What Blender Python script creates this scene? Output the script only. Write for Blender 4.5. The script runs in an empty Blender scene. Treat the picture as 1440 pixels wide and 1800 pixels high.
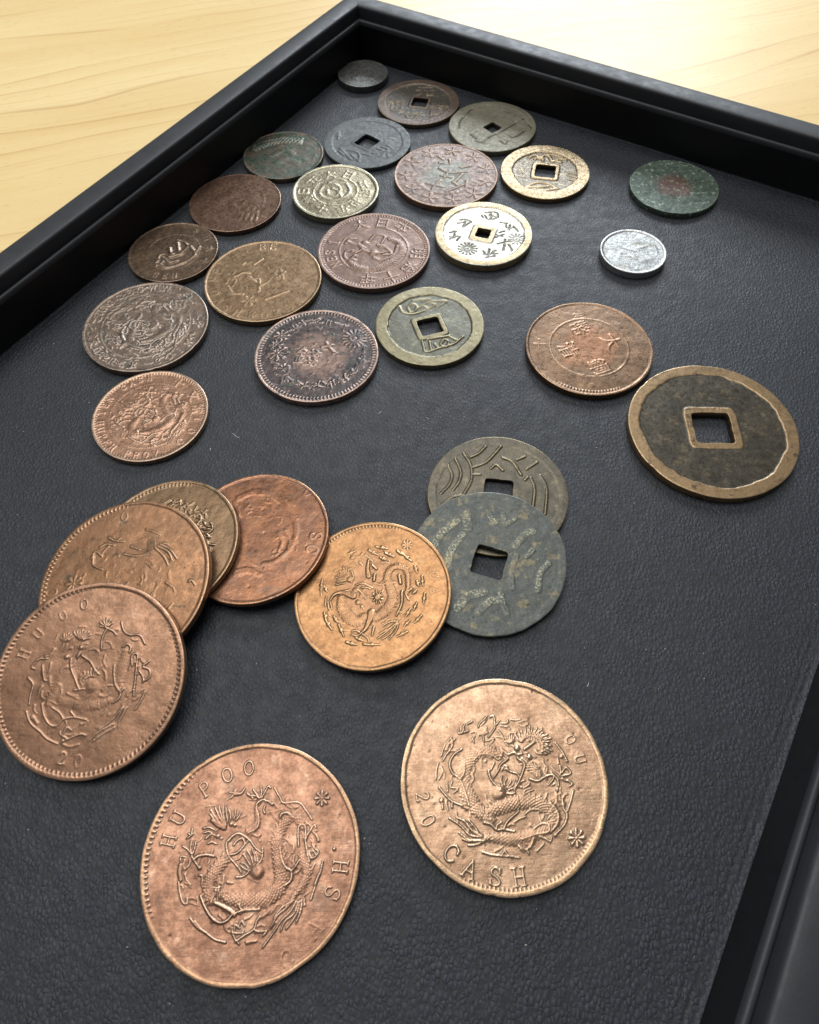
import bpy, math, random
import numpy as np
from mathutils import Matrix, Vector

MM = 0.001
scene = bpy.context.scene
col = scene.collection

# ------------------------------------------------------------------ camera
cam_data = bpy.data.cameras.new('camera')
cam = bpy.data.objects.new('camera', cam_data)
col.objects.link(cam)
right = Vector((0.999458, -0.028310, -0.016773)); upv = Vector((0.032906, 0.859873, 0.509447)); fwd = Vector((0.0, 0.509723, -0.860339))
m = Matrix((right, upv, -fwd)).transposed().to_4x4()
m.translation = Vector((0, 0, 114.528 * MM))
cam.matrix_world = m
cam_data.sensor_fit = 'HORIZONTAL'; cam_data.sensor_width = 36.0
cam_data.lens = 36.0 * 1208.75 / 1440.0
cam_data.clip_start = 0.002; cam_data.clip_end = 50.0
cam_data.dof.use_dof = True; cam_data.dof.focus_distance = 0.135; cam_data.dof.aperture_fstop = 62.0
scene.camera = cam

# ------------------------------------------------------------------ light of the room
world = bpy.data.worlds.new('World'); scene.world = world; world.use_nodes = True
bg = world.node_tree.nodes['Background']
bg.inputs['Color'].default_value = (0.93, 0.96, 1.0, 1); bg.inputs['Strength'].default_value = 0.20

def area(name, loc, target, sx, sy, power, color):
    d = bpy.data.lights.new(name, 'AREA'); d.shape = 'RECTANGLE'; d.size = sx; d.size_y = sy
    d.energy = power; d.color = color
    o = bpy.data.objects.new(name, d); col.objects.link(o)
    o.location = loc
    o.rotation_euler = (Vector(target) - Vector(loc)).to_track_quat('-Z', 'Y').to_euler()
    return o
area('ceiling_light', (-0.30, 0.62, 1.9), (0.0, 0.10, 0.0), 1.9, 1.3, 33.0, (1.0, 0.98, 0.95))
area('window_light', (0.42, 2.05, 1.02), (0.03, 0.12, 0.0), 0.95, 0.75, 38.0, (0.85, 0.925, 1.0))

scene.view_settings.view_transform = 'Standard'; scene.view_settings.look = 'None'
scene.view_settings.exposure = 0.0; scene.view_settings.gamma = 1.0
scene.view_settings.use_curve_mapping = False

# ------------------------------------------------------------------ helpers
def srgb(r, g, b):
    f = lambda c: (c / 255 / 12.92) if c / 255 <= 0.04045 else ((c / 255 + 0.055) / 1.055) ** 2.4
    return (f(r), f(g), f(b), 1.0)

class NT:
    """small wrapper for building node trees"""
    def __init__(s, name):
        s.mat = bpy.data.materials.new(name); s.mat.use_nodes = True
        s.t = s.mat.node_tree; s.bsdf = s.t.nodes['Principled BSDF']
    def n(s, kind, **kw):
        nd = s.t.nodes.new(kind)
        for k, v in kw.items(): setattr(nd, k, v)
        return nd
    def set(s, sock, v):
        if hasattr(v, 'is_output') or isinstance(v, bpy.types.NodeSocket): s.t.links.new(v, sock)
        else: sock.default_value = v
    def noise(s, vec, scale, detail=4, rough=0.55, dist=0.0):
        nd = s.n('ShaderNodeTexNoise'); s.set(nd.inputs['Vector'], vec)
        nd.inputs['Scale'].default_value = scale; nd.inputs['Detail'].default_value = detail
        nd.inputs['Roughness'].default_value = rough; nd.inputs['Distortion'].default_value = dist
        return nd.outputs['Fac']
    def voro(s, vec, scale, feature='F1', rnd=1.0):
        nd = s.n('ShaderNodeTexVoronoi', feature=feature); s.set(nd.inputs['Vector'], vec)
        nd.inputs['Scale'].default_value = scale; nd.inputs['Randomness'].default_value = rnd
        return nd.outputs['Distance']
    def ramp(s, v, lo, hi, a=0.0, b=1.0):
        nd = s.n('ShaderNodeMapRange', interpolation_type='SMOOTHSTEP'); s.set(nd.inputs[0], v)
        nd.inputs[1].default_value = lo; nd.inputs[2].default_value = hi
        nd.inputs[3].default_value = a; nd.inputs[4].default_value = b
        return nd.outputs[0]
    def math(s, op, a, b=0.0, c=0.0):
        nd = s.n('ShaderNodeMath', operation=op)
        s.set(nd.inputs[0], a); s.set(nd.inputs[1], b); s.set(nd.inputs[2], c)
        return nd.outputs[0]
    def mix(s, f, a, b, blend='MIX'):
        nd = s.n('ShaderNodeMix', data_type='RGBA', blend_type=blend)
        s.set(nd.inputs['Factor'], f); s.set(nd.inputs[6], a); s.set(nd.inputs[7], b)
        return nd.outputs[2]
    def mapping(s, vec, loc=(0, 0, 0), rot=(0, 0, 0), scale=(1, 1, 1)):
        nd = s.n('ShaderNodeMapping'); s.set(nd.inputs['Vector'], vec)
        nd.inputs['Location'].default_value = loc; nd.inputs['Rotation'].default_value = rot; nd.inputs['Scale'].default_value = scale
        return nd.outputs[0]
    def coord(s, which='Object'): return s.n('ShaderNodeTexCoord').outputs[which]
    def attr(s, name): return s.n('ShaderNodeAttribute', attribute_name=name).outputs['Fac']
    def bump(s, h, strength, dist, normal=None):
        nd = s.n('ShaderNodeBump'); nd.inputs['Strength'].default_value = strength; nd.inputs['Distance'].default_value = dist
        s.set(nd.inputs['Height'], h)
        if normal is not None: s.set(nd.inputs['Normal'], normal)
        return nd.outputs[0]
    def out(s, **kw):
        for k, v in kw.items(): s.set(s.bsdf.inputs[k.replace('_', ' ')], v)
        return s.mat

def mesh_obj(name, V, quads, mat, parent=None, tris=None, smooth=True, normals=None, attrs=None):
    """numpy verts (n,3) in metres + quads (m,4) (+ tris) -> mesh object"""
    me = bpy.data.meshes.new(name)
    V = np.asarray(V, np.float32); Q = np.asarray(quads, np.int32).reshape(-1, 4)
    T = np.asarray(tris if tris is not None else [], np.int32).reshape(-1, 3)
    me.vertices.add(len(V)); me.vertices.foreach_set('co', V.ravel())
    nl = Q.size + T.size; me.loops.add(nl)
    me.loops.foreach_set('vertex_index', np.concatenate([Q.ravel(), T.ravel()]).astype(np.int32))
    me.polygons.add(len(Q) + len(T))
    st = np.concatenate([np.arange(len(Q)) * 4, Q.size + np.arange(len(T)) * 3]).astype(np.int32)
    me.polygons.foreach_set('loop_start', st)
    me.update(calc_edges=True)
    me.polygons.foreach_set('use_smooth', np.full(len(me.polygons), smooth))
    for k, a in (attrs or {}).items():
        at = me.attributes.new(k, 'FLOAT', 'POINT'); at.data.foreach_set('value', np.asarray(a, np.float32))
    if normals is not None: me.normals_split_custom_set_from_vertices(np.asarray(normals, np.float32).tolist())
    me.materials.append(mat)
    o = bpy.data.objects.new(name, me); col.objects.link(o)
    if parent is not None: o.parent = parent
    return o

def tag(o, label=None, cat=None, group=None, kind=None):
    for k, v in (('label', label), ('category', cat), ('group', group), ('kind', kind)):
        if v: o[k] = v
    return o

def empty(name, loc=(0, 0, 0)):
    o = bpy.data.objects.new(name, None); o.empty_display_size = 0.01; col.objects.link(o); o.location = loc
    return o

# ------------------------------------------------------------------ table
def wood_material():
    s = NT('pale_wood'); v = s.coord('Object')
    v = s.mapping(v, rot=(0, 0, math.radians(-15.0)))           # x runs along the grain
    warp = s.noise(s.mapping(v, scale=(5.0, 14.0, 1)), 1.0, 3, 0.5)
    warp2 = s.noise(s.mapping(v, loc=(3, 1, 0), scale=(2.2, 7.0, 1)), 1.0, 2, 0.5)
    sx = s.n('ShaderNodeSeparateXYZ'); s.t.links.new(v, sx.inputs[0])
    y = s.math('ADD', s.math('MULTIPLY', sx.outputs['Y'], 1.0), s.math('ADD', s.math('MULTIPLY', warp, 0.035), s.math('MULTIPLY', warp2, 0.16)))
    cyc = s.math('FRACT', s.math('MULTIPLY', y, 118.0))
    cyc2 = s.math('FRACT', s.math('MULTIPLY', s.math('ADD', y, s.math('MULTIPLY', sx.outputs['Y'], 0.6)), 210.0))
    line = s.math('SUBTRACT', 1.0, s.ramp(cyc, 0.0, 0.13))       # sharp late-wood edge, soft trailing side
    line2 = s.math('SUBTRACT', 1.0, s.ramp(cyc2, 0.0, 0.16))
    soft = s.ramp(cyc, 0.25, 1.0)
    vary = s.ramp(s.noise(s.mapping(v, loc=(7, 2, 0), scale=(7, 45, 1)), 1.0, 3), 0.40, 0.62)
    vary2 = s.ramp(s.noise(s.mapping(v, loc=(2, 9, 0), scale=(12, 60, 1)), 1.0, 3), 0.44, 0.66)
    fib = s.noise(s.mapping(v, scale=(90, 1700, 1)), 1.0, 3, 0.6)
    pores = s.ramp(s.noise(s.mapping(v, scale=(260, 2600, 1)), 1.0, 1, 0.5), 0.64, 0.78)
    broad = s.noise(s.mapping(v, scale=(4, 34, 1)), 1.0, 3)
    c = s.mix(s.ramp(broad, 0.3, 0.7), srgb(236, 212, 158), srgb(227, 199, 142))
    c = s.mix(s.math('MULTIPLY', s.math('MULTIPLY', soft, vary), 0.36), c, srgb(216, 182, 122))
    c = s.mix(s.math('MULTIPLY', s.math('MULTIPLY', line, vary), 0.58), c, srgb(180, 134, 82))
    c = s.mix(s.math('MULTIPLY', s.math('MULTIPLY', line2, vary2), 0.40), c, srgb(184, 140, 88))
    c = s.mix(s.math('MULTIPLY', s.ramp(fib, 0.35, 0.75), 0.20), c, srgb(212, 176, 112))
    c = s.mix(s.math('MULTIPLY', pores, 0.42), c, srgb(168, 126, 78))
    b = s.bump(s.math('ADD', fib, s.math('MULTIPLY', pores, -0.6)), 0.25, 0.00006)
    return s.out(Base_Color=c, Roughness=s.ramp(fib, 0.2, 0.8, 0.32, 0.42), Normal=b, Specular_IOR_Level=0.21)

TABLE_Z = -3.2 * MM
tv = [(-1.2, -0.5, TABLE_Z), (1.2, -0.5, TABLE_Z), (1.2, 1.1, TABLE_Z), (-1.2, 1.1, TABLE_Z)]
tv = tv + [(x, y, TABLE_Z - 0.025) for x, y, z in tv]
table = mesh_obj('table_top', tv, [(0, 1, 2, 3), (7, 6, 5, 4), (0, 4, 5, 1), (1, 5, 6, 2), (2, 6, 7, 3), (3, 7, 4, 0)], wood_material(), smooth=False)
tag(table, 'pale yellow wood table top with brown grain lines under the tray', None, None, 'structure')

# ------------------------------------------------------------------ tray
TH = math.radians(33.4)
TD = np.array([math.sin(TH), math.cos(TH)]); TN = np.array([math.cos(TH), -math.sin(TH)])
NL, NR, DF, DN = -138.3, 37.6, 191.4, -62.0      # inner floor rectangle, mm, in tray axes
def tr(n, d, z): return [*(TN * n + TD * d) * MM, z * MM]

def leather_material():
    s = NT('black_grained_leather'); v = s.coord('Object')
    wob = s.n('ShaderNodeTexNoise'); wob.inputs['Scale'].default_value = 700; wob.inputs['Detail'].default_value = 2
    s.t.links.new(v, wob.inputs['Vector'])
    off = s.n('ShaderNodeVectorMath', operation='MULTIPLY_ADD'); s.t.links.new(wob.outputs['Color'], off.inputs[0])
    off.inputs[1].default_value = (0.00055, 0.00055, 0.0); s.t.links.new(v, off.inputs[2])
    vv = s.mapping(off.outputs[0], rot=(0, 0, math.radians(35)), scale=(1.0, 0.70, 1.0))
    d1 = s.voro(vv, 1580, 'DISTANCE_TO_EDGE', 0.80)
    sm = s.n('ShaderNodeTexVoronoi', feature='SMOOTH_F1'); s.set(sm.inputs['Vector'], vv); sm.inputs['Scale'].default_value = 1580
    sm.inputs['Randomness'].default_value = 0.80; sm.inputs['Smoothness'].default_value = 0.25
    crease = s.math('MULTIPLY', s.math('SUBTRACT', 1.0, s.ramp(d1, 0.03, 0.17)), s.ramp(s.noise(v, 700, 2), 0.25, 0.6, 0.40, 1.0))
    dome = s.ramp(sm.outputs['Distance'], 0.62, 0.12)
    low = s.noise(v, 110, 3)
    amp = s.ramp(s.noise(v, 90, 3), 0.3, 0.7, 0.55, 1.0)
    h = s.math('MULTIPLY', s.math('SUBTRACT', s.math('MULTIPLY', dome, 0.8), s.math('MULTIPLY', crease, 0.55)), amp)
    h = s.math('ADD', h, s.math('MULTIPLY', s.noise(v, 6200, 2), 0.14))
    b = s.bump(h, 0.54, 0.00011)
    b = s.bump(low, 0.25, 0.0006, b)
    c = s.mix(s.ramp(s.noise(v, 45, 4), 0.3, 0.7), (0.0115, 0.0155, 0.0225, 1), (0.0160, 0.0212, 0.0305, 1))
    c = s.mix(s.math('MULTIPLY', crease, 0.85), c, (0.005, 0.0054, 0.0062, 1))
    r = s.ramp(s.noise(v, 300, 4), 0.3, 0.7, 0.50, 0.60)
    return s.out(Base_Color=c, Roughness=r, Normal=b, Specular_IOR_Level=0.42)

def rim_material():
    s = NT('black_satin_rim'); v = s.coord('Object')
    g = s.noise(v, 2600, 3, 0.6); sc_ = s.noise(v, 70, 4)
    d = s.voro(v, 1500, 'DISTANCE_TO_EDGE')
    b = s.bump(s.math('ADD', g, s.math('MULTIPLY', s.ramp(d, 0, .25), .4)), 0.16, 0.00005)
    c = s.mix(s.ramp(sc_, .3, .7), (0.021, 0.0225, 0.0255, 1), (0.027, 0.0290, 0.0325, 1))
    return s.out(Base_Color=c, Roughness=s.ramp(s.noise(v, 400, 4), .3, .7, 0.44, 0.56), Normal=b, Specular_IOR_Level=0.34)

def wall_material():
    s = NT('black_shaded_wall'); v = s.coord('Object')
    c = s.mix(s.ramp(s.noise(v, 60, 4), .3, .7), (0.0030, 0.0032, 0.0038, 1), (0.0048, 0.0052, 0.0060, 1))  # blacker than the rim: the inner walls' shade is put into this colour
    return s.out(Base_Color=c, Roughness=s.ramp(s.noise(v, 500, 4), .3, .7, 0.34, 0.44), Normal=s.bump(s.noise(v, 2600, 3), 0.12, 0.00004), Specular_IOR_Level=0.35)
LEATHER = leather_material(); RIM = rim_material(); WALLM = wall_material()
tray = empty('coin_tray', (0, 0, 0))
tag(tray, 'black rectangular display tray with grained leather lining holding the coins', 'tray')

def lining():
    rng = np.random.RandomState(3)
    def axis(a, b):
        e = np.concatenate([np.arange(0, 6.0, .22), [6.5, 7.5, 9.0]])
        mid = np.linspace(a + 12, b - 12, 46)
        return np.concatenate([a + e, mid, (b - e)[::-1]])
    ns, ds = axis(NL, NR), axis(DN, DF)
    V = []
    for d in ds:
        for n in ns:
            e = min(n - NL, NR - n, d - DN, DF - d)
            run = d if min(n - NL, NR - n) < min(d - DN, DF - d) else n
            z = 0.12 * math.exp(-(e / 0.6) ** 1.4) + 0.045 * math.sin(e * 5.2 + 1.6 * math.sin(run * .11) + .9 * math.sin(run * .37 + 1)) * math.exp(-((e - 1.6) / 1.8) ** 2) * (.6 + .4 * math.sin(run * .23))
            V.append(tr(n, d, z))
    w = len(ns)
    i, j = np.meshgrid(np.arange(len(ds) - 1), np.arange(w - 1), indexing='ij')
    a = (i * w + j).ravel()
    mesh_obj('leather_lining', V, np.stack([a, a + 1, a + w + 1, a + w], 1), LEATHER, tray)
lining()

WALL = [(-0.4, -0.6), (0.0, 0.0), (0.05, 0.6), (0.22, 2.5), (0.38, 5.0), (0.5, 7.5), (0.58, 9.3)]
LEDGE = [(0.585, 9.25), (0.62, 9.8), (0.72, 10.2), (0.92, 10.46), (1.2, 10.56), (1.6, 10.5), (1.85, 10.28), (2.0, 9.9), (2.02, 9.3)]
BEAD = [(1.9, 9.2), (2.05, 9.6), (2.1, 11.0), (2.13, 12.9), (2.2, 13.25), (2.36, 13.5), (2.62, 13.66), (3.0, 13.74), (4.0, 13.82), (5.2, 13.84), (6.4, 13.78), (7.6, 13.64), (8.2, 13.5), (8.6, 13.25), (8.85, 12.9), (8.95, 12.4), (9.0, 11.0), (9.0, 8.0), (9.0, 3.0), (9.0, -2.6), (8.8, -3.1), (2.0, -3.1)]
def side(profile, which, name, mat):
    c = []
    for s_, z in profile:
        n0, n1, d0, d1 = NL - s_, NR + s_, DN - s_, DF + s_
        A, Bq = {'left': ((n0, d0), (n0, d1)), 'far': ((n0, d1), (n1, d1)), 'right': ((n1, d1), (n1, d0)), 'near': ((n1, d0), (n0, d0))}[which]
        c.append((A, Bq, z))
    K = 24; V = []
    for A, Bq, z in c:
        for k in range(K + 1):
            t = k / K; V.append(tr(A[0] + (Bq[0] - A[0]) * t, A[1] + (Bq[1] - A[1]) * t, z))
    Q = [(i * (K + 1) + k + 1, i * (K + 1) + k, (i + 1) * (K + 1) + k, (i + 1) * (K + 1) + k + 1) for i in range(len(c) - 1) for k in range(K)]
    return mesh_obj(name, V, Q, mat, tray)
for w_ in ('left', 'far', 'right', 'near'):
    side(WALL, w_, 'side_wall', WALLM); side(LEDGE, w_, 'inner_ledge', RIM); side(BEAD, w_, 'rim_moulding', RIM)
bp = [tr(NL - 2, DN - 2, -0.7), tr(NR + 2, DN - 2, -0.7), tr(NR + 2, DF + 2, -0.7), tr(NL - 2, DF + 2, -0.7)]
bp += [(x, y, -3.0 * MM) for x, y, z in bp]
mesh_obj('base_board', bp, [(0, 1, 2, 3), (7, 6, 5, 4), (0, 4, 5, 1), (1, 5, 6, 2), (2, 6, 7, 3), (3, 7, 4, 0)], RIM, tray, smooth=False)

# ------------------------------------------------------------------ coin data: centre of the top face (mm), its normal, diameter, thickness, square hole, relief strokes in coin units
COINS = {
1: dict(c=[-9.865, 223.755, 1.9], n=[0.0, 0.0, 1.0], D=15.445, t=1.9, hole=None, art=[
 ["L","emblem",0.1985,0.1985,0.4,[-0.316,-0.291,-0.005,-0.193,0.308,-0.271]],
 ["L","emblem",0.1263,0.1263,0.4,[0.182,0.147,0.371,-0.1]],
]),
2: dict(c=[6.572, 208.238, 1.3], n=[0.0, 0.0, 1.0], D=24.183, t=1.3, hole=[0.038, -0.027, 0.192, -14.4], art=[
 ["G","character","文",0.514,0.8,-5,[-0.179,-0.667]],
 ["G","character","寶",0.541,0.8,-5,[0.461,-0.387]],
 ["G","character","元",0.433,0.9,-5,[0.189,0.467]],
 ["G","character","通",0.487,0.8,-5,[-0.586,-0.12]],
]),
3: dict(c=[27.254, 194.352, 1.4], n=[0.0, 0.0, 1.0], D=25.022, t=1.4, hole=[0.002, -0.06, 0.162, 38.4], art=[
 ["L","crack",0.0346,0.0346,-0.8,[-0.76,-0.043,-0.725,0.208,-0.621,0.394,-0.457,0.645,-0.397,0.707]],
 ["L","crack",0.0346,0.0346,-0.8,[-0.438,-0.554,-0.268,-0.636,-0.071,-0.404,0.158,-0.251,0.433,-0.017,0.751,0.25]],
 ["L","crack",0.0346,0.0346,-0.8,[0.385,-0.479,0.532,-0.426,0.695,-0.25]],
 ["L","crack",0.0346,0.0346,-0.8,[-0.526,-0.304,-0.398,-0.495]],
 ["L","crack",0.0346,0.0346,-0.8,[0.126,-0.586,0.219,-0.712,0.302,-0.596]],
 ["L","crack",0.0346,0.0346,-0.8,[0.83,-0.008,0.887,-0.137]],
 ["L","character",0.1383,0.1383,0.5,[-0.581,0.456,-0.381,0.188]],
 ["L","character",0.1383,0.1383,0.5,[0.336,0.468,0.541,0.327,0.687,0.0]],
 ["L","character",0.1383,0.1383,0.5,[-0.349,-0.315,-0.191,-0.568]],
 ["L","character",0.1383,0.1383,0.5,[0.149,-0.343,0.308,-0.535]],
]),
4: dict(c=[-8.462, 188.87, 1.2], n=[0.0, 0.0, 1.0], D=24.565, t=1.2, hole=[-0.007, 0.002, 0.226, -41.3], art=[
 ["G","character","永",0.491,0.9,-30,[0.418,-0.392]],
 ["L","character",0.0393,0.0393,0.9,[-0.607,-0.226,-0.458,-0.476,-0.348,-0.661,-0.26,-0.636]],
 ["L","character",0.0393,0.0393,0.9,[-0.425,-0.297,-0.281,-0.335,-0.172,-0.492,-0.188,-0.729]],
 ["L","character",0.0393,0.0393,0.9,[-0.641,-0.315,-0.53,-0.472]],
 ["L","character",0.0393,0.0393,0.9,[-0.245,-0.367,0.042,-0.504]],
 ["L","character",0.0393,0.0393,0.9,[-0.351,-0.482,-0.224,-0.668]],
 ["L","character_b",0.0246,0.0246,0.7,[0.387,0.088,0.552,0.236,0.719,0.333]],
 ["L","character_b",0.0246,0.0246,0.7,[0.442,0.148,0.623,0.075]],
 ["L","character_c",0.0344,0.0344,0.6,[-0.728,0.277,-0.658,0.431,-0.67,0.148]],
 ["L","character_c",0.0344,0.0344,0.6,[-0.693,0.338,-0.636,0.24]],
]),
5: dict(c=[-31.836, 183.995, 1.3], n=[0.0, 0.0, 1.0], D=22.39, t=1.3, hole=None, art=[
 ["L","wreath",0.0476,0.0212,0.9,[-0.755,0.258,-0.701,0.362,-0.652,0.44]],
 ["L","wreath",0.037,0.0159,0.7,[-0.704,0.215,-0.66,0.346]],
 ["L","wreath",0.037,0.0212,0.8,[-0.768,0.406,-0.693,0.456]],
 ["L","wreath",0.0476,0.0212,0.9,[-0.668,0.32,-0.613,0.425,-0.564,0.504]],
 ["L","wreath",0.037,0.0159,0.7,[-0.617,0.277,-0.572,0.409]],
 ["L","wreath",0.037,0.0212,0.8,[-0.68,0.469,-0.605,0.52]],
 ["L","wreath",0.0476,0.0212,0.9,[-0.58,0.377,-0.525,0.482,-0.475,0.561]],
 ["L","wreath",0.037,0.0159,0.7,[-0.529,0.334,-0.484,0.466]],
 ["L","wreath",0.037,0.0212,0.8,[-0.592,0.527,-0.516,0.577]],
 ["L","wreath",0.0476,0.0212,0.9,[-0.491,0.427,-0.436,0.533,-0.386,0.612]],
 ["L","wreath",0.037,0.0159,0.7,[-0.44,0.384,-0.395,0.517]],
 ["L","wreath",0.037,0.0212,0.8,[-0.503,0.577,-0.427,0.628]],
 ["L","wreath",0.0476,0.0212,0.9,[-0.402,0.47,-0.346,0.576,-0.296,0.655]],
 ["L","wreath",0.037,0.0159,0.7,[-0.351,0.426,-0.305,0.56]],
 ["L","wreath",0.037,0.0212,0.8,[-0.413,0.62,-0.337,0.671]],
 ["L","wreath",0.0476,0.0212,0.9,[-0.311,0.504,-0.255,0.61,-0.205,0.689]],
 ["L","wreath",0.037,0.0159,0.7,[-0.26,0.46,-0.214,0.594]],
 ["L","wreath",0.037,0.0212,0.8,[-0.322,0.655,-0.246,0.705]],
 ["L","wreath",0.0476,0.0212,0.9,[-0.22,0.529,-0.164,0.635,-0.113,0.715]],
 ["L","wreath",0.037,0.0159,0.7,[-0.169,0.485,-0.123,0.619]],
 ["L","wreath",0.037,0.0212,0.8,[-0.231,0.68,-0.154,0.731]],
 ["L","wreath",0.0476,0.0212,0.9,[-0.128,0.545,-0.071,0.651,-0.02,0.73]],
 ["L","wreath",0.037,0.0159,0.7,[-0.077,0.501,-0.03,0.635]],
 ["L","wreath",0.037,0.0212,0.8,[-0.138,0.696,-0.062,0.746]],
 ["L","wreath",0.0476,0.0212,0.9,[-0.035,0.55,0.022,0.656,0.073,0.736]],
 ["L","wreath",0.037,0.0159,0.7,[0.015,0.506,0.063,0.64]],
 ["L","wreath",0.037,0.0212,0.8,[-0.045,0.701,0.032,0.752]],
 ["L","wreath",0.0476,0.0212,0.9,[0.058,0.545,0.115,0.652,0.167,0.731]],
 ["L","wreath",0.037,0.0159,0.7,[0.109,0.502,0.156,0.636]],
 ["L","wreath",0.037,0.0212,0.8,[0.049,0.697,0.126,0.747]],
 ["L","wreath",0.0476,0.0212,0.9,[0.152,0.531,0.21,0.637,0.261,0.716]],
 ["L","wreath",0.037,0.0159,0.7,[0.203,0.487,0.251,0.621]],
 ["L","wreath",0.037,0.0212,0.8,[0.143,0.682,0.22,0.733]],
 ["L","wreath",0.0476,0.0212,0.9,[0.247,0.506,0.305,0.612,0.356,0.691]],
 ["L","wreath",0.037,0.0159,0.7,[0.297,0.463,0.345,0.596]],
 ["L","wreath",0.037,0.0212,0.8,[0.238,0.657,0.315,0.708]],
 ["L","wreath",0.0476,0.0212,0.9,[0.341,0.472,0.4,0.578,0.452,0.657]],
 ["L","wreath",0.037,0.0159,0.7,[0.392,0.428,0.44,0.562]],
 ["L","wreath",0.037,0.0212,0.8,[0.333,0.622,0.411,0.673]],
 ["L","wreath",0.1058,0.1058,0.4,[-0.312,-0.062,-0.014,0.186,0.231,0.04]],
 ["L","emblem",0.1376,0.1376,0.35,[-0.136,-0.333,0.09,-0.215,0.332,-0.358]],
]),
6: dict(c=[-43.216, 163.679, 1.3], n=[0.0, 0.0, 1.0], D=24.193, t=1.3, hole=None, art=[
 ["C","ring",0.62,0.05,0.25,0,0,360],
 ["B","dragon",[0.2243,0.2692,0.2692,0.2692,0.2692,0.2467,0.2019,0.1346],0.5,0.0628,[-0.25,-0.377,-0.355,-0.049,-0.148,0.27,0.19,0.364,0.428,0.019,0.354,-0.301,0.052,-0.339,-0.079,-0.063]],
 ["L","dragon",0.0404,0.0404,0.7,[0.146,-0.608,0.205,-0.347]],
 ["L","dragon",0.0404,0.0404,0.7,[0.175,-0.494,0.234,-0.295]],
 ["L","dragon",0.0404,0.0404,0.7,[0.205,-0.379,0.264,-0.243]],
 ["L","dragon",0.0404,0.0404,0.7,[0.268,-0.614,0.293,-0.191]],
 ["L","dragon",0.0404,0.0404,0.7,[0.298,-0.5,0.342,-0.354]],
 ["L","dragon",0.0404,0.0404,0.7,[0.328,-0.385,0.371,-0.302]],
 ["L","dragon",0.0404,0.0404,0.7,[0.39,-0.62,0.401,-0.25]],
 ["L","dragon",0.0404,0.0404,0.7,[0.42,-0.506,0.43,-0.198]],
 ["L","dragon",0.0404,0.0404,0.7,[0.45,-0.391,0.478,-0.361]],
 ["L","dragon",0.0404,0.0404,0.7,[0.511,-0.627,0.508,-0.309]],
 ["A","SEN 1",0.84,275,320,0.13,0.4,1],
 ["F",50,9,0.1,0.6,0.4],
]),
7: dict(c=[-16.805, 166.347, 1.8], n=[0.0, 0.0, 1.0], D=23.009, t=1.8, hole=None, art=[
 ["C","bead_ring",0.5,0.016,0.8,0,0,360],
 ["L","dragon",0.0475,0.0475,0.9,[-0.365,-0.005,-0.264,0.225,-0.046,0.273,0.105,0.087,0.038,-0.142,-0.143,-0.133,-0.185,0.044]],
 ["L","dragon",0.0475,0.0475,0.9,[-0.322,-0.181,-0.065,-0.31,0.221,-0.21,0.325,0.017,0.248,0.257]],
 ["L","dragon",0.0475,0.0475,0.9,[-0.158,0.338,0.023,0.449,0.209,0.379]],
 ["L","dragon",0.0475,0.0475,0.9,[-0.077,0.097,0.072,-0.028,0.15,-0.264]],
 ["L","dragon",0.0475,0.0475,0.9,[-0.247,-0.243,-0.362,-0.063]],
 ["G","character","大",0.266,0.9,15.2,[-0.166,0.61]],
 ["G","character","日",0.266,0.9,-26.2,[0.279,0.568]],
 ["G","character","本",0.266,0.9,-71.9,[0.633,0.207]],
 ["G","character","昭",0.266,0.9,-100.0,[0.671,-0.118]],
 ["G","character","和",0.266,0.9,-132.5,[0.494,-0.453]],
 ["G","character","年",0.266,0.9,-163.9,[0.194,-0.674]],
 ["G","character","十",0.266,0.9,-205.3,[-0.288,-0.61]],
 ["G","character","錢",0.266,0.9,-247.4,[-0.607,-0.253]],
 ["G","character","日",0.266,0.9,86.6,[-0.73,0.044]],
 ["G","character","五",0.266,0.9,53.6,[-0.527,0.388]],
]),
8: dict(c=[12.779, 172.187, 1.6], n=[0.0, 0.0, 1.0], D=27.935, t=1.6, hole=None, art=[
 ["L","character",0.0482,0.0321,1,[-0.359,-0.258,-0.218,-0.324,-0.076,-0.38]],
 ["L","character",0.0482,0.0321,1,[-0.277,-0.442,-0.201,-0.301,-0.114,-0.183]],
 ["L","character",0.0482,0.0321,1,[-0.101,0.191,0.045,0.057,0.19,0.039]],
 ["L","character",0.0482,0.0321,1,[-0.024,-0.089,0.078,0.105]],
 ["L","character",0.0482,0.0321,1,[-0.082,-0.036,0.097,-0.095]],
 ["L","character",0.0482,0.0321,1,[0.165,-0.223,0.315,-0.008]],
 ["L","character",0.0482,0.0321,1,[0.227,0.047,0.411,0.062]],
 ["L","character",0.0482,0.0321,1,[-0.092,0.369,-0.001,0.338]],
 ["L","character",0.0482,0.0321,1,[0.099,0.462,0.107,0.332]],
 ["L","character",0.0482,0.0321,1,[-0.018,-0.528,0.136,-0.44,0.323,-0.329]],
 ["L","character",0.0482,0.0321,1,[0.392,-0.21,0.345,-0.451,0.252,-0.494]],
 ["L","character",0.0482,0.0321,1,[-0.112,0.577,-0.025,0.468]],
 ["L","character",0.0482,0.0321,1,[0.118,-0.245,0.202,-0.347]],
 ["L","character",0.0482,0.0321,1,[0.313,0.194,0.485,0.235]],
 ["W","flower",0.144,5,0.9,[0.774,0.119]],
 ["W","flower",0.144,5,0.9,[0.569,0.514]],
 ["W","flower",0.144,5,0.9,[0.172,0.735]],
 ["W","flower",0.144,5,0.9,[-0.284,0.7]],
 ["W","flower",0.144,5,0.9,[-0.641,0.422]],
 ["W","flower",0.144,5,0.9,[-0.78,0.001]],
 ["W","flower",0.144,5,0.9,[-0.666,-0.419]],
 ["W","flower",0.144,5,0.9,[-0.345,-0.709]],
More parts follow.
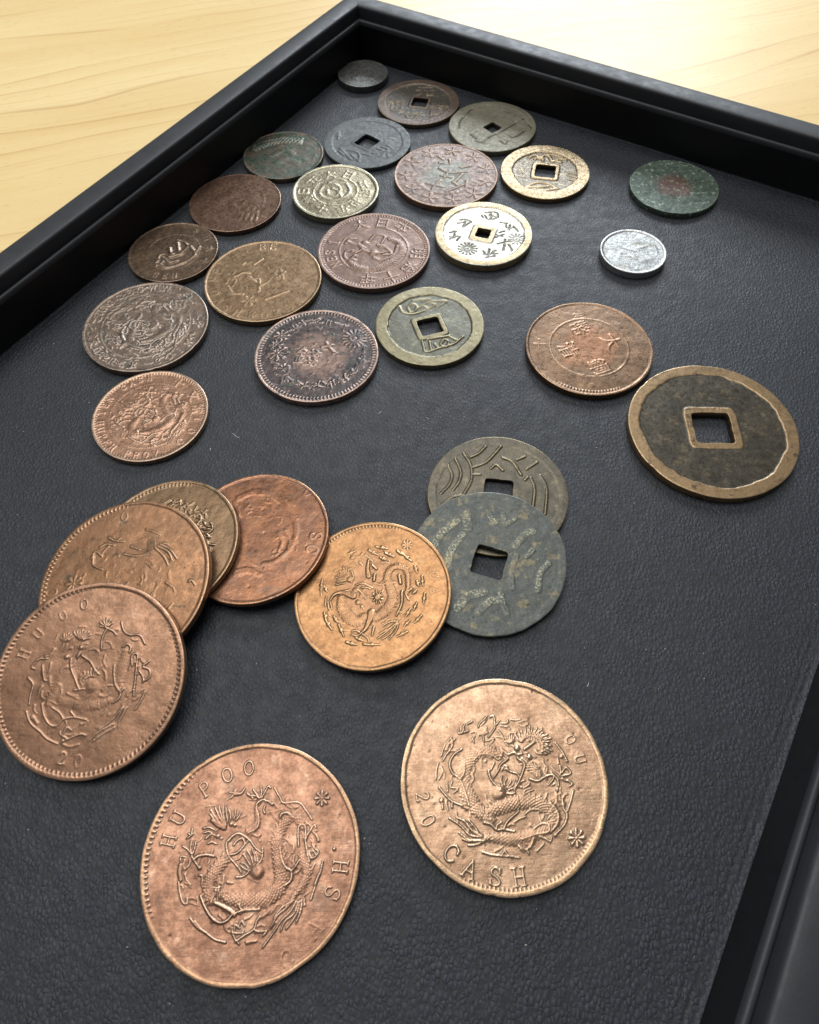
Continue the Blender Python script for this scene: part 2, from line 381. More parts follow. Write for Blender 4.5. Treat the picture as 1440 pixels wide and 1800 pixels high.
 ["W","flower",0.144,5,0.9,[0.08,-0.785]],
 ["W","flower",0.144,5,0.9,[0.483,-0.627]],
 ["W","flower",0.144,5,0.9,[0.74,-0.278]],
 ["D","wreath",0.0562,0.7,[-0.569,-0.13]],
 ["D","wreath",0.0562,0.7,[-0.546,-0.218]],
 ["D","wreath",0.0562,0.7,[-0.507,-0.302]],
 ["D","wreath",0.0562,0.7,[-0.453,-0.377]],
 ["D","wreath",0.0562,0.7,[-0.385,-0.443]],
 ["D","wreath",0.0562,0.7,[-0.306,-0.498]],
 ["D","wreath",0.0562,0.7,[-0.219,-0.54]],
 ["D","wreath",0.0562,0.7,[-0.125,-0.568]],
 ["D","wreath",0.0562,0.7,[-0.027,-0.58]],
 ["D","wreath",0.0562,0.7,[0.071,-0.578]],
 ["D","wreath",0.0562,0.7,[0.167,-0.56]],
 ["D","wreath",0.0562,0.7,[0.259,-0.528]],
 ["D","wreath",0.0562,0.7,[0.343,-0.482]],
 ["D","wreath",0.0562,0.7,[0.417,-0.424]],
 ["D","wreath",0.0562,0.7,[0.479,-0.354]],
 ["D","wreath",0.0562,0.7,[0.527,-0.276]],
]),
9: dict(c=[39.52, 172.425, 1.3], n=[0.0, 0.0, 1.0], D=24.073, t=1.3, hole=[0.008, 0.006, 0.23, -13.5], art=[
 ["L","character_top",0.0514,0.0514,1,[-0.278,0.545,-0.123,0.628,-0.052,0.473,0.074,0.617,0.17,0.521,0.221,0.368,0.376,0.449,0.532,0.41]],
 ["L","character_top",0.0514,0.0514,1,[-0.16,0.479,-0.023,0.561,0.011,0.409]],
 ["L","character_top",0.0514,0.0514,1,[0.146,0.613,0.289,0.605,0.455,0.505]],
 ["L","character_top",0.0514,0.0514,1,[0.261,0.395,0.395,0.328]],
 ["L","character_bottom",0.0468,0.0468,1,[-0.497,-0.521,-0.229,-0.377,0.008,-0.435,0.199,-0.625]],
 ["L","character_bottom",0.0468,0.0468,1,[-0.457,-0.534,-0.213,-0.536,-0.003,-0.519]],
 ["L","character_bottom",0.0468,0.0468,1,[-0.327,-0.614,-0.09,-0.654,0.159,-0.612]],
 ["L","character_side",0.0281,0.0281,0.5,[0.521,-0.032,0.666,-0.127]],
 ["L","character_side",0.0281,0.0281,0.5,[0.469,-0.145,0.666,-0.242]],
 ["L","character_side",0.0281,0.0281,0.5,[0.466,-0.289,0.614,-0.354]],
 ["L","character_side",0.0281,0.0281,0.5,[-0.517,0.171,-0.466,-0.008]],
 ["L","character_side",0.0281,0.0281,0.5,[-0.585,-0.117,-0.451,-0.182]],
]),
10: dict(c=[72.4, 163.97, 1.5], n=[0.0, 0.0, 1.0], D=23.03, t=1.5, hole=None, art=[
]),
11: dict(c=[56.689, 138.771, 1.8], n=[0.0, 0.0, 1.0], D=16.047, t=1.8, hole=None, art=[
 ["L","emblem",0.0843,0.0482,0.5,[-0.335,0.246,-0.123,0.091,0.054,0.01]],
 ["L","emblem",0.0843,0.0482,0.5,[-0.475,-0.251,-0.327,0.028,-0.259,-0.119]],
 ["L","emblem",0.0843,0.0482,0.5,[-0.13,-0.197,0.032,-0.347]],
 ["L","emblem",0.0843,0.0482,0.5,[0.524,0.424,0.67,0.197,0.705,-0.095]],
 ["L","emblem",0.0843,0.0482,0.5,[0.225,0.146,0.431,0.208]],
]),
12: dict(c=[20.806, 147.266, 1.9], n=[0.0, 0.0, 1.0], D=24.413, t=1.9, hole=[-0.009, -0.023, 0.146, -19.6], art=[
 ["L","character",0.0287,0.0287,-1,[-0.449,0.437,-0.332,0.457,-0.223,0.375]],
 ["L","character",0.0287,0.0287,-1,[-0.505,0.338,-0.372,0.357]],
 ["L","character",0.0287,0.0287,-1,[-0.334,0.431,-0.399,0.206]],
 ["L","character",0.0287,0.0287,-1,[-0.381,0.231,-0.242,0.35]],
 ["L","character_b",0.0287,0.0287,-1,[-0.686,0.046,-0.553,0.089]],
 ["L","character_b",0.0287,0.0287,-1,[-0.586,0.091,-0.612,-0.082,-0.697,-0.151]],
 ["L","character_b",0.0287,0.0287,-1,[-0.563,-0.059,-0.493,-0.088,-0.556,-0.207]],
 ["L","character_b",0.0287,0.0287,-1,[-0.693,-0.078,-0.598,-0.107]],
 ["L","character_c",0.0287,0.0287,-1,[0.095,0.641,0.312,0.656,0.328,0.474,0.126,0.433,0.072,0.565]],
 ["L","character_c",0.0287,0.0287,-1,[0.032,0.489,0.006,0.568]],
 ["L","character_c",0.0287,0.0287,-1,[0.17,0.56,0.297,0.502]],
 ["L","character_c",0.0287,0.0287,-1,[0.194,0.636,0.194,0.455]],
 ["L","character_d",0.0287,0.0287,-1,[0.379,0.318,0.507,0.287]],
 ["L","character_d",0.0287,0.0287,-1,[0.474,0.288,0.491,0.136,0.621,0.129]],
 ["L","character_d",0.0287,0.0287,-1,[0.566,0.233,0.516,0.06]],
 ["L","character_d",0.0287,0.0287,-1,[0.626,0.179,0.706,0.015]],
 ["L","character_e",0.0287,0.0287,-1,[0.251,-0.345,0.516,-0.261]],
 ["L","character_e",0.0287,0.0287,-1,[0.425,-0.207,0.374,-0.399]],
 ["L","character_e",0.0287,0.0287,-1,[0.472,-0.38,0.52,-0.526,0.515,-0.574]],
 ["L","character_e",0.0287,0.0287,-1,[0.39,-0.4,0.344,-0.541]],
 ["L","character_f",0.0287,0.0287,-1,[-0.053,-0.546,0.031,-0.668,0.202,-0.534]],
 ["L","character_f",0.0287,0.0287,-1,[-0.045,-0.641,0.224,-0.631]],
 ["L","character_f",0.0287,0.0287,-1,[0.079,-0.48,0.027,-0.715]],
 ["L","character_f",0.0287,0.0287,-1,[-0.006,-0.737,0.155,-0.698]],
 ["L","character_f",0.0287,0.0287,-1,[0.136,-0.555,0.153,-0.722]],
 ["L","character_g",0.0287,0.0287,-1,[0.322,-0.005,0.433,0.039]],
 ["L","character_g",0.0287,0.0287,-1,[0.276,-0.077,0.384,-0.132]],
 ["L","character_g",0.0287,0.0287,-1,[0.237,-0.149,0.407,-0.059]],
 ["W","flower",0.188,14,-0.9,[-0.358,-0.459]],
 ["W","flower_b",0.164,12,-0.7,[0.649,-0.218]],
]),
13: dict(c=[-6.704, 142.694, 1.6], n=[0.0, 0.0, 1.0], D=27.975, t=1.6, hole=None, art=[
 ["C","bead_ring",0.6,0.018,0.6,0,0,360],
 ["L","dragon",0.042,0.0245,1.1,[-0.329,-0.14,-0.425,-0.235,-0.504,-0.161,-0.478,-0.016,-0.387,0.0,-0.302,-0.067]],
 ["L","dragon",0.042,0.0245,1.1,[-0.461,0.245,-0.347,0.167,-0.234,0.14,-0.149,0.051]],
 ["L","dragon",0.042,0.0245,1.1,[-0.066,0.251,0.042,0.401,0.195,0.342,0.137,0.156]],
 ["L","dragon",0.042,0.0245,1.1,[-0.262,0.163,-0.177,0.011,-0.01,-0.081,0.129,-0.088,0.241,-0.052]],
 ["L","dragon",0.042,0.0245,1.1,[-0.372,-0.03,-0.255,-0.036,-0.172,0.086]],
 ["L","dragon",0.042,0.0245,1.1,[0.075,0.125,0.214,0.042,0.302,-0.117,0.162,-0.14]],
 ["L","dragon",0.042,0.0245,1.1,[-0.424,-0.276,-0.369,-0.229,-0.314,-0.252]],
 ["L","dragon",0.042,0.0245,1.1,[-0.488,0.195,-0.433,0.3,-0.32,0.316]],
 ["L","dragon",0.042,0.0245,1.1,[0.004,-0.206,0.128,-0.274,0.239,-0.218]],
 ["L","dragon",0.042,0.0245,1.1,[0.411,0.066,0.366,-0.1,0.267,-0.219]],
 ["B","dragon",[0.0839,0.1259,0.1398,0.1468,0.1468,0.1398,0.1259,0.0839],1.1,0.0385,[-0.41,-0.289,-0.284,-0.445,-0.038,-0.498,0.21,-0.388,0.364,-0.224,0.492,-0.064,0.441,0.17,0.273,0.277]],
 ["D","dragon",0.0909,1.3,[-0.01,-0.081]],
 ["D","dragon",0.0769,1.2,[-0.15,0.179]],
 ["D","dragon",0.0629,1,[0.131,0.08]],
 ["G","character","大",0.252,1.1,19.2,[-0.238,0.683]],
 ["G","character","日",0.252,1.1,-13.1,[0.164,0.707]],
 ["G","character","本",0.252,1.1,-42.0,[0.52,0.578]],
 ["G","character","明",0.252,1.1,-100.4,[0.762,-0.14]],
 ["G","character","治",0.252,1.1,-129.2,[0.613,-0.501]],
 ["G","character","十",0.252,1.1,-157.7,[0.293,-0.713]],
 ["G","character","年",0.252,1.1,-187.9,[-0.105,-0.757]],
 ["G","letter","1",0.196,1,72.3,[-0.714,0.228]],
 ["G","letter","S",0.168,1,-266.8,[-0.776,-0.043]],
 ["G","letter","E",0.161,1,-254.0,[-0.735,-0.211]],
 ["G","letter","N",0.168,1,-241.7,[-0.665,-0.358]],
]),
14: dict(c=[-33.44, 133.3, 1.5], n=[0.0, 0.0, 1.0], D=28.37, t=1.5, hole=None, art=[
 ["A","MEI",0.84,176,150,0.16,0.6,0],
 ["A","HIL",0.84,132,112,0.16,0.45,0],
 ["A","RE",0.84,95,82,0.16,0.7,0],
 ["A","CASH",0.84,200,245,0.15,0.6,1],
 ["A","KOREA",0.84,262,318,0.15,0.4,1],
 ["L","emblem",0.0364,0.0231,0.9,[-0.262,0.085,-0.161,0.002,-0.057,-0.12]],
 ["L","emblem",0.0364,0.0231,0.9,[-0.044,-0.273,-0.054,-0.004,-0.124,0.039]],
 ["L","emblem",0.0364,0.0231,0.9,[-0.041,-0.159,0.084,-0.049,0.18,0.095]],
 ["L","emblem",0.0364,0.0231,0.9,[0.15,0.143,0.292,0.038]],
 ["L","emblem",0.0364,0.0231,0.9,[0.211,0.042,0.363,0.173]],
 ["L","emblem",0.0364,0.0231,0.9,[0.103,0.047,0.225,0.219]],
 ["L","emblem",0.0364,0.0231,0.9,[-0.492,0.096,-0.339,0.187,-0.229,0.162]],
 ["L","emblem",0.0364,0.0231,0.9,[0.09,-0.468,0.293,-0.365,0.446,-0.296]],
 ["L","emblem",0.0364,0.0231,0.9,[-0.169,0.398,-0.042,0.513]],
 ["L","emblem",0.0364,0.0231,0.9,[-0.36,0.407,-0.335,0.426]],
 ["L","emblem",0.0364,0.0231,0.9,[-0.575,-0.133,-0.479,-0.291,-0.29,-0.337]],
 ["L","emblem",0.0364,0.0231,0.9,[0.278,0.236,0.348,-0.003]],
 ["W","emblem",0.099,5,0.7,[-0.535,0.117]],
 ["W","emblem",0.112,6,0.7,[-0.196,-0.492]],
 ["L","emblem",0.0298,0.0298,0.7,[-0.61,-0.055,-0.569,0.06,-0.457,0.016,-0.495,-0.137]],
 ["F",40,10,0.05,0.6,0.4],
]),
15: dict(c=[-56.69, 144.718, 1.4], n=[0.0, 0.0, 1.0], D=22.33, t=1.4, hole=None, art=[
 ["C","bead_ring",0.58,0.016,0.4,0,0,360],
 ["L","dragon",0.0625,0.0357,1.2,[-0.308,-0.349,-0.274,-0.116,-0.137,-0.097,-0.019,-0.181,0.193,-0.071,0.297,0.12,0.214,0.285,0.041,0.374]],
 ["L","dragon",0.0625,0.0357,1.2,[-0.26,-0.428,-0.054,-0.525,0.192,-0.435,0.444,-0.24,0.573,0.122]],
 ["L","dragon",0.0625,0.0357,1.2,[-0.324,-0.244,-0.167,-0.356,-0.291,-0.452]],
 ["L","dragon",0.0625,0.0357,1.2,[-0.098,0.113,-0.031,-0.102]],
 ["L","dragon",0.0625,0.0357,1.2,[0.057,0.266,0.127,0.022]],
 ["L","dragon",0.0625,0.0357,1.2,[-0.191,-0.199,-0.027,-0.362,0.141,-0.319]],
 ["L","dragon",0.0625,0.0357,1.2,[0.358,0.143,0.499,-0.128,0.387,-0.331]],
 ["D","dragon",0.0983,1.3,[-0.027,-0.128]],
 ["D","dragon",0.0804,1.1,[0.178,-0.086]],
 ["A","SEN",0.8,250,280,0.15,0.6,1],
 ["A","年",0.8,-45,-44,0.17,0.6,0],
 ["A","十大日本",0.8,-25,60,0.16,0.6,0],
]),
16: dict(c=[-59.208, 119.224, 1.6], n=[0.0, 0.0, 1.0], D=28.755, t=1.6, hole=None, art=[
 ["C","bead_ring",0.7,0.013,0.7,0,0,360],
 ["C","bead_ring",0.74,0.016,0.6,90,20,150],
 ["R","dragon",29,35,1.0,1.15],
 ["L","dragon",0.0429,0.0276,1.2,[-0.256,-0.38,-0.344,-0.171,-0.319,-0.034]],
 ["L","dragon",0.0429,0.0276,1.2,[-0.256,-0.38,-0.312,-0.478]],
 ["L","dragon",0.0429,0.0276,1.2,[-0.421,0.111,-0.358,0.179,-0.303,0.088,-0.351,0.002]],
 ["L","dragon",0.0429,0.0276,1.2,[-0.206,-0.382,-0.013,-0.492,0.216,-0.535]],
 ["L","dragon",0.0429,0.0276,1.2,[0.104,0.158,0.184,-0.022,0.065,0.089]],
 ["L","dragon",0.0429,0.0276,1.2,[-0.532,0.294,-0.423,0.398,-0.255,0.463]],
 ["L","dragon",0.0429,0.0276,1.2,[-0.222,0.425,-0.111,0.529,0.045,0.522]],
 ["D","dragon",0.0735,1.3,[-0.243,-0.381]],
 ["D","dragon",0.0735,1.2,[-0.37,0.109]],
 ["A","TUNG CHENG YUAN",0.85,160,75,0.13,0.9,0],
 ["A","COPPER COIN",0.85,205,330,0.12,0.75,1],
 ["G","character","大",0.276,1,-46.4,[0.561,0.535]],
 ["F",260,6,0.05,0.93,0.9],
]),
17: dict(c=[-19.51, 108.56, 1.5], n=[0.0, 0.0, 1.0], D=27.7, t=1.5, hole=None, art=[
 ["W","wreath",0.116,8,1,[-0.585,0.42]],
 ["W","wreath",0.103,8,1,[-0.66,0.222]],
 ["W","wreath",0.151,8,1,[-0.618,0.042]],
 ["W","wreath",0.082,8,1,[-0.496,-0.274]],
 ["W","chrysanthemum",0.199,16,1,[0.604,0.306]],
 ["L","ribbon",0.0308,0.0308,1,[-0.706,-0.149,-0.602,-0.192,-0.522,-0.311,-0.633,-0.363]],
 ["L","ribbon",0.0308,0.0308,1,[-0.522,-0.311,-0.426,-0.238,-0.431,-0.39,-0.515,-0.424]],
 ["L","ribbon",0.0308,0.0308,1,[-0.515,-0.424,-0.519,-0.574]],
 ["L","ribbon",0.0308,0.0308,1,[-0.559,-0.404,-0.461,-0.37]],
 ["L","wreath",0.0308,0.0171,1,[-0.695,-0.157,-0.627,-0.215]],
 ["L","wreath",0.0308,0.0171,1,[-0.668,-0.199,-0.617,-0.277]],
 ["L","wreath",0.0308,0.0171,1,[-0.594,-0.212,-0.656,-0.262]],
 ["L","wreath",0.0308,0.0171,1,[-0.606,-0.404,-0.587,-0.318]],
 ["L","wreath",0.0308,0.0171,1,[-0.584,-0.332,-0.564,-0.422]],
 ["L","wreath",0.0308,0.0171,1,[-0.547,-0.339,-0.554,-0.428]],
 ["L","wreath",0.0308,0.0171,1,[-0.559,-0.345,-0.492,-0.404]],
 ["L","wreath",0.0308,0.0171,1,[-0.531,-0.426,-0.462,-0.389]],
 ["L","wreath",0.0308,0.0171,1,[-0.473,-0.54,-0.451,-0.457]],
 ["L","wreath",0.0308,0.0171,1,[-0.447,-0.478,-0.414,-0.564]],
 ["L","wreath",0.0308,0.0171,1,[-0.37,-0.527,-0.43,-0.46]],
 ["L","wreath",0.0308,0.0171,1,[-0.385,-0.594,-0.341,-0.525]],
 ["L","wreath",0.0308,0.0171,1,[-0.362,-0.571,-0.291,-0.62]],
 ["L","wreath",0.0308,0.0171,1,[-0.27,-0.625,-0.313,-0.545]],
 ["L","wreath",0.0308,0.0171,1,[-0.274,-0.551,-0.235,-0.632]],
 ["L","wreath",0.0308,0.0171,1,[-0.251,-0.578,-0.182,-0.628]],
 ["L","wreath",0.0308,0.0171,1,[-0.199,-0.695,-0.15,-0.631]],
 ["L","wreath",0.0308,0.0171,1,[-0.127,-0.592,-0.148,-0.676]],
 ["L","wreath",0.0308,0.0171,1,[-0.059,-0.701,-0.132,-0.66]],
 ["L","wreath",0.0308,0.0171,1,[-0.077,-0.72,-0.035,-0.649]],
 ["L","wreath",0.0308,0.0171,1,[0.016,-0.629,-0.05,-0.672]],
 ["L","wreath",0.0308,0.0171,1,[0.059,-0.646,-0.012,-0.68]],
 ["L","wreath",0.0308,0.0171,1,[0.074,-0.577,0.05,-0.659]],
 ["L","wreath",0.0308,0.0171,1,[0.066,-0.671,0.143,-0.698]],
 ["L","wreath",0.0308,0.0171,1,[0.17,-0.634,0.112,-0.569]],
 ["L","wreath",0.0308,0.0171,1,[0.221,-0.632,0.142,-0.609]],
 ["L","wreath",0.0308,0.0171,1,[0.242,-0.596,0.2,-0.669]],
 ["L","wreath",0.0308,0.0171,1,[0.246,-0.635,0.275,-0.72]],
 ["L","wreath",0.0308,0.0171,1,[0.283,-0.562,0.309,-0.648]],
 ["L","wreath",0.0308,0.0171,1,[0.338,-0.571,0.327,-0.658]],
 ["L","wreath",0.0308,0.0171,1,[0.369,-0.615,0.365,-0.526]],
 ["L","wreath",0.0308,0.0171,1,[0.439,-0.567,0.363,-0.532]],
 ["L","wreath",0.0308,0.0171,1,[0.402,-0.564,0.468,-0.619]],
 ["L","wreath",0.0308,0.0171,1,[0.458,-0.437,0.471,-0.527]],
 ["L","wreath",0.0308,0.0171,1,[0.526,-0.565,0.465,-0.503]],
 ["L","wreath",0.0308,0.0171,1,[0.542,-0.415,0.504,-0.493]],
 ["L","wreath",0.0308,0.0171,1,[0.588,-0.412,0.511,-0.432]],
 ["L","wreath",0.0308,0.0171,1,[0.588,-0.424,0.561,-0.337]],
 ["L","wreath",0.0308,0.0171,1,[0.56,-0.453,0.637,-0.431]],
 ["L","wreath",0.0308,0.0171,1,[0.581,-0.405,0.658,-0.385]],
 ["L","wreath",0.0308,0.0171,1,[0.647,-0.243,0.628,-0.331]],
 ["L","wreath",0.0308,0.0171,1,[0.65,-0.401,0.661,-0.311]],
 ["L","wreath",0.0308,0.0171,1,[0.632,-0.278,0.707,-0.249]],
 ["L","wreath",0.0308,0.0171,1,[0.666,-0.293,0.699,-0.21]],
 ["L","wreath",0.0308,0.0171,1,[0.677,-0.137,0.707,-0.225]],
 ["L","wreath",0.0308,0.0171,1,[0.674,-0.125,0.727,-0.197]],
 ["L","wreath",0.0274,0.0137,0.8,[-0.49,0.525,-0.427,0.544]],
 ["L","wreath",0.0274,0.0137,0.8,[-0.464,0.568,-0.397,0.56]],
 ["L","wreath",0.0274,0.0137,0.8,[-0.422,0.654,-0.385,0.572]],
 ["L","wreath",0.0274,0.0137,0.8,[-0.352,0.61,-0.391,0.542]],
 ["L","wreath",0.0274,0.0137,0.8,[-0.374,0.668,-0.316,0.613]],
 ["L","wreath",0.0274,0.0137,0.8,[-0.285,0.624,-0.341,0.585]],
 ["L","wreath",0.0274,0.0137,0.8,[-0.319,0.707,-0.256,0.671]],
 ["L","wreath",0.0274,0.0137,0.8,[-0.277,0.761,-0.241,0.679]],
 ["L","wreath",0.0274,0.0137,0.8,[-0.249,0.722,-0.206,0.646]],
 ["L","wreath",0.0274,0.0137,0.8,[-0.167,0.752,-0.233,0.749]],
 ["L","wreath",0.0274,0.0137,0.8,[-0.203,0.744,-0.137,0.743]],
 ["L","wreath",0.0274,0.0137,0.8,[-0.107,0.752,-0.174,0.772]],
 ["L","wreath",0.0274,0.0137,0.8,[-0.081,0.735,-0.135,0.688]],
 ["L","wreath",0.0274,0.0137,0.8,[-0.045,0.7,-0.11,0.69]],
 ["L","wreath",0.0274,0.0137,0.8,[-0.023,0.779,-0.077,0.732]],
 ["L","wreath",0.0274,0.0137,0.8,[0.008,0.789,-0.048,0.747]],
 ["L","wreath",0.0274,0.0137,0.8,[-0.013,0.713,0.035,0.77]],
 ["L","wreath",0.0274,0.0137,0.8,[0.077,0.681,0.01,0.683]],
 ["L","wreath",0.024,0.0137,0.8,[0.739,0.147,0.796,0.129]],
 ["L","wreath",0.024,0.0137,0.8,[0.766,0.144,0.764,0.065]],
 ["L","wreath",0.024,0.0137,0.8,[0.761,0.111,0.764,0.032]],
 ["L","wreath",0.024,0.0137,0.8,[0.752,0.077,0.768,-0.0]],
 ["L","wreath",0.024,0.0137,0.8,[0.754,0.044,0.761,-0.034]],
 ["L","wreath",0.024,0.0137,0.8,[0.735,-0.056,0.775,-0.0]],
 ["L","wreath",0.024,0.0137,0.8,[0.734,-0.03,0.771,-0.092]],
 ["L","wreath",0.024,0.0137,0.8,[0.722,-0.081,0.778,-0.108]],
 ["L","wreath",0.024,0.0137,0.8,[0.722,-0.143,0.774,-0.111]],
 ["L","wreath",0.024,0.0137,0.8,[0.772,-0.176,0.718,-0.143]],
 ["L","wreath",0.024,0.0137,0.8,[0.714,-0.193,0.771,-0.191]],
 ["L","wreath",0.024,0.0137,0.8,[0.764,-0.204,0.717,-0.246]],
 ["L","wreath",0.024,0.0137,0.8,[0.715,-0.278,0.761,-0.236]],
 ["L","wreath",0.024,0.0137,0.8,[0.752,-0.321,0.719,-0.257]],
 ["G","character","錢",0.377,1,-15,[-0.147,-0.057]],
 ["L","character_b",0.0377,0.0377,1,[0.148,0.246,0.211,0.123,0.302,0.001]],
 ["L","character_b",0.0377,0.0377,1,[0.093,0.148,0.239,0.182]],
 ["L","character_b",0.0377,0.0377,1,[0.274,-0.017,0.317,0.0]],
 ["L","character_c",0.0206,0.0206,0.8,[0.269,0.691,0.466,0.599]],
 ["L","character_c",0.0206,0.0206,0.8,[0.162,0.738,0.135,0.655]],
 ["L","character_c",0.0206,0.0206,0.8,[0.208,0.715,0.195,0.632]],
 ["L","character_c",0.0206,0.0206,0.8,[0.407,0.56,0.496,0.597]],
 ["L","character_c",0.0206,0.0206,0.8,[0.45,0.62,0.423,0.497]],
 ["F",60,11,0.05,0.75,0.4],
]),
18: dict(c=[6.025, 116.523, 1.4], n=[0.0, 0.0, 1.0], D=24.982, t=1.4, hole=[-0.002, -0.041, 0.207, 15.0], art=[
 ["L","character_top",0.0316,0.0316,1,[-0.539,0.505,-0.475,0.35,-0.291,0.294,-0.087,0.375]],
 ["L","character_top",0.0316,0.0316,1,[-0.387,0.474,-0.3,0.566,-0.217,0.49,-0.255,0.373,-0.34,0.353,-0.387,0.474]],
 ["L","character_top",0.0316,0.0316,1,[-0.202,0.442,-0.115,0.509,-0.01,0.586,0.106,0.523,0.0,0.432,-0.082,0.493]],
 ["L","character_top",0.0316,0.0316,1,[-0.01,0.601,0.178,0.616,0.33,0.599,0.153,0.449]],
 ["L","character_top",0.0316,0.0316,1,[-0.281,0.637,-0.143,0.67,0.027,0.671]],
 ["L","character_bottom",0.0316,0.0316,1,[-0.15,-0.399,-0.128,-0.524,-0.088,-0.649,0.169,-0.559,0.4,-0.481,0.581,-0.311]],
 ["L","character_bottom",0.0316,0.0316,1,[-0.019,-0.405,-0.001,-0.582]],
 ["L","character_bottom",0.0316,0.0316,1,[0.069,-0.467,0.123,-0.57]],
 ["L","character_bottom",0.0316,0.0316,1,[0.173,-0.471,0.244,-0.363,0.322,-0.434,0.267,-0.542,0.187,-0.516]],
 ["L","character_bottom",0.0316,0.0316,1,[-0.05,-0.35,0.148,-0.314,0.347,-0.278]],
 ["L","character_bottom",0.0316,0.0316,1,[0.346,-0.301,0.471,-0.396]],
]),
19: dict(c=[-54.005, 93.114, 1.3], n=[0.0, 0.0, 1.0], D=24.423, t=1.3, hole=None, art=[
 ["C","bead_ring",0.7,0.014,0.6,110,0,360],
 ["R","dragon",29,20,1.05,1.2],
 ["A","HUPEH PROV",0.85,190,285,0.12,0.8,1],
 ["A","TEN CASH",0.85,175,100,0.11,0.8,0],
 ["G","character","十",0.188,1,-29.0,[0.392,0.708]],
 ["G","character","文",0.212,1,-60.0,[0.686,0.396]],
 ["G","character","當",0.212,0.9,-83.0,[0.808,0.099]],
 ["A","COIN",0.85,-45,10,0.12,0.8,1],
 ["F",110,7,0.1,0.64,0.7],
]),
20: dict(c=[40.944, 107.914, 1.6], n=[0.0, 0.0, 1.0], D=28.025, t=1.6, hole=None, art=[
 ["C","bead_ring",0.61,0.02,0.7,0,0,360],
 ["G","character","大",0.294,1.0,-70,[0.373,0.096]],
 ["G","character","清",0.294,1.0,-70,[-0.325,-0.047]],
 ["G","character","銅",0.294,1.0,-70,[0.091,-0.41]],
 ["G","character","幣",0.294,1.0,-70,[-0.073,0.406]],
 ["G","character","十",0.199,0.5,82.5,[-0.77,0.101]],
 ["D","flower",0.0556,0.5,[-0.345,-0.565]],
 ["D","flower",0.0556,0.5,[-0.086,-0.79]],
 ["D","flower",0.0357,0.4,[-0.166,-0.573]],
 ["G","character","年",0.183,0.4,6.5,[-0.075,0.661]],
]),
21: dict(c=[62.339, 84.45, 1.7], n=[0.0, 0.0, 1.0], D=34.06, t=1.7, hole=[0.004, 0.004, 0.23, -3.4], art=[
]),
22: dict(c=[17.246, 70.787, 1.1], n=[0.0, 0.0, 1.0], D=27.473, t=1.1, hole=[0.015, 0.036, 0.205, -8.6], art=[
 ["L","wave",0.0269,0.0269,1.0,[-0.677,0.506,-0.624,0.339,-0.666,0.18,-0.799,0.026]],
 ["L","wave",0.0269,0.0269,1.0,[-0.562,0.62,-0.494,0.404,-0.526,0.22,-0.621,0.082]],
 ["L","wave",0.0269,0.0269,1.0,[-0.438,0.716,-0.342,0.492,-0.351,0.236,-0.482,-0.013]],
 ["L","wave",0.0269,0.0269,1.0,[-0.336,0.63,-0.209,0.697,-0.1,0.819]],
 ["L","wave",0.0269,0.0269,1.0,[-0.31,0.449,-0.128,0.526,0.027,0.688,0.124,0.81]],
 ["L","wave",0.0269,0.0269,1.0,[0.124,0.604,0.262,0.52,0.358,0.296]],
 ["L","wave",0.0269,0.0269,1.0,[-0.059,0.422,0.024,0.478,0.111,0.38]],
 ["L","wave",0.0269,0.0269,1.0,[0.492,0.238,0.523,0.065,0.464,-0.245]],
 ["L","wave",0.0269,0.0269,1.0,[0.632,0.278,0.694,0.058,0.621,-0.36]],
 ["L","wave",0.0269,0.0269,1.0,[0.324,0.556,0.448,0.608]],
 ["L","wave",0.0269,0.0269,1.0,[0.442,0.386,0.616,0.506]],
 ["L","wave",0.0269,0.0269,1.0,[0.402,0.207,0.446,0.251]],
 ["L","wave",0.0269,0.0269,1.0,[-0.79,-0.152,-0.651,-0.047,-0.516,-0.007]],
 ["L","wave",0.0269,0.0269,1.0,[-0.319,0.327,-0.223,0.324]],
]),
23: dict(c=[14.107, 55.828, 2.193], n=[-0.0, -0.0718, 0.9974], D=28.715, t=1.15, hole=[0.005, -0.023, 0.205, -20.1], art=[
 ["L","wave",0.0812,0.0812,0.8,[-0.678,0.221,-0.565,0.407,-0.364,0.573]],
 ["L","wave",0.0764,0.0764,0.8,[-0.506,-0.099,-0.477,0.121,-0.308,0.359]],
 ["L","wave",0.086,0.086,0.8,[-0.235,0.666,-0.223,0.452]],
 ["L","wave",0.0573,0.0573,0.8,[0.062,0.636,0.122,0.517]],
 ["L","wave",0.0526,0.0526,0.8,[0.237,0.63,0.26,0.492,0.372,0.566]],
 ["L","wave",0.0717,0.0717,0.8,[0.352,0.184,0.487,0.331,0.597,0.384]],
 ["L","wave",0.0621,0.0621,0.8,[0.575,-0.423,0.635,-0.194,0.751,-0.071]],
 ["L","wave",0.0812,0.0812,0.8,[-0.436,-0.615,-0.277,-0.464,-0.091,-0.418]],
 ["L","wave",0.0717,0.0717,0.8,[-0.176,-0.675,-0.034,-0.542,0.1,-0.53]],
 ["L","wave",0.0526,0.0526,0.8,[0.107,-0.442,0.141,-0.618,0.166,-0.704]],
 ["L","wave",0.0526,0.0526,0.8,[0.263,-0.377,0.262,-0.217]],
 ["L","wave",0.0526,0.0526,0.8,[0.311,-0.055,0.356,0.054]],
 ["L","wave",0.0478,0.0478,0.8,[0.473,0.031,0.568,0.12]],
 ["L","wave",0.0478,0.0478,0.8,[0.386,-0.487,0.426,-0.576]],
]),
24: dict(c=[-7.162, 49.974, 2.815], n=[-0.1018, -0.0273, 0.9944], D=28.249, t=1.3, hole=None, art=[
 ["B","dragon",[0.0767,0.1279,0.1449,0.1364,0.0853],1,0.0239,[-0.389,-0.031,-0.367,-0.181,-0.282,-0.307,-0.168,-0.366,-0.087,-0.295]],
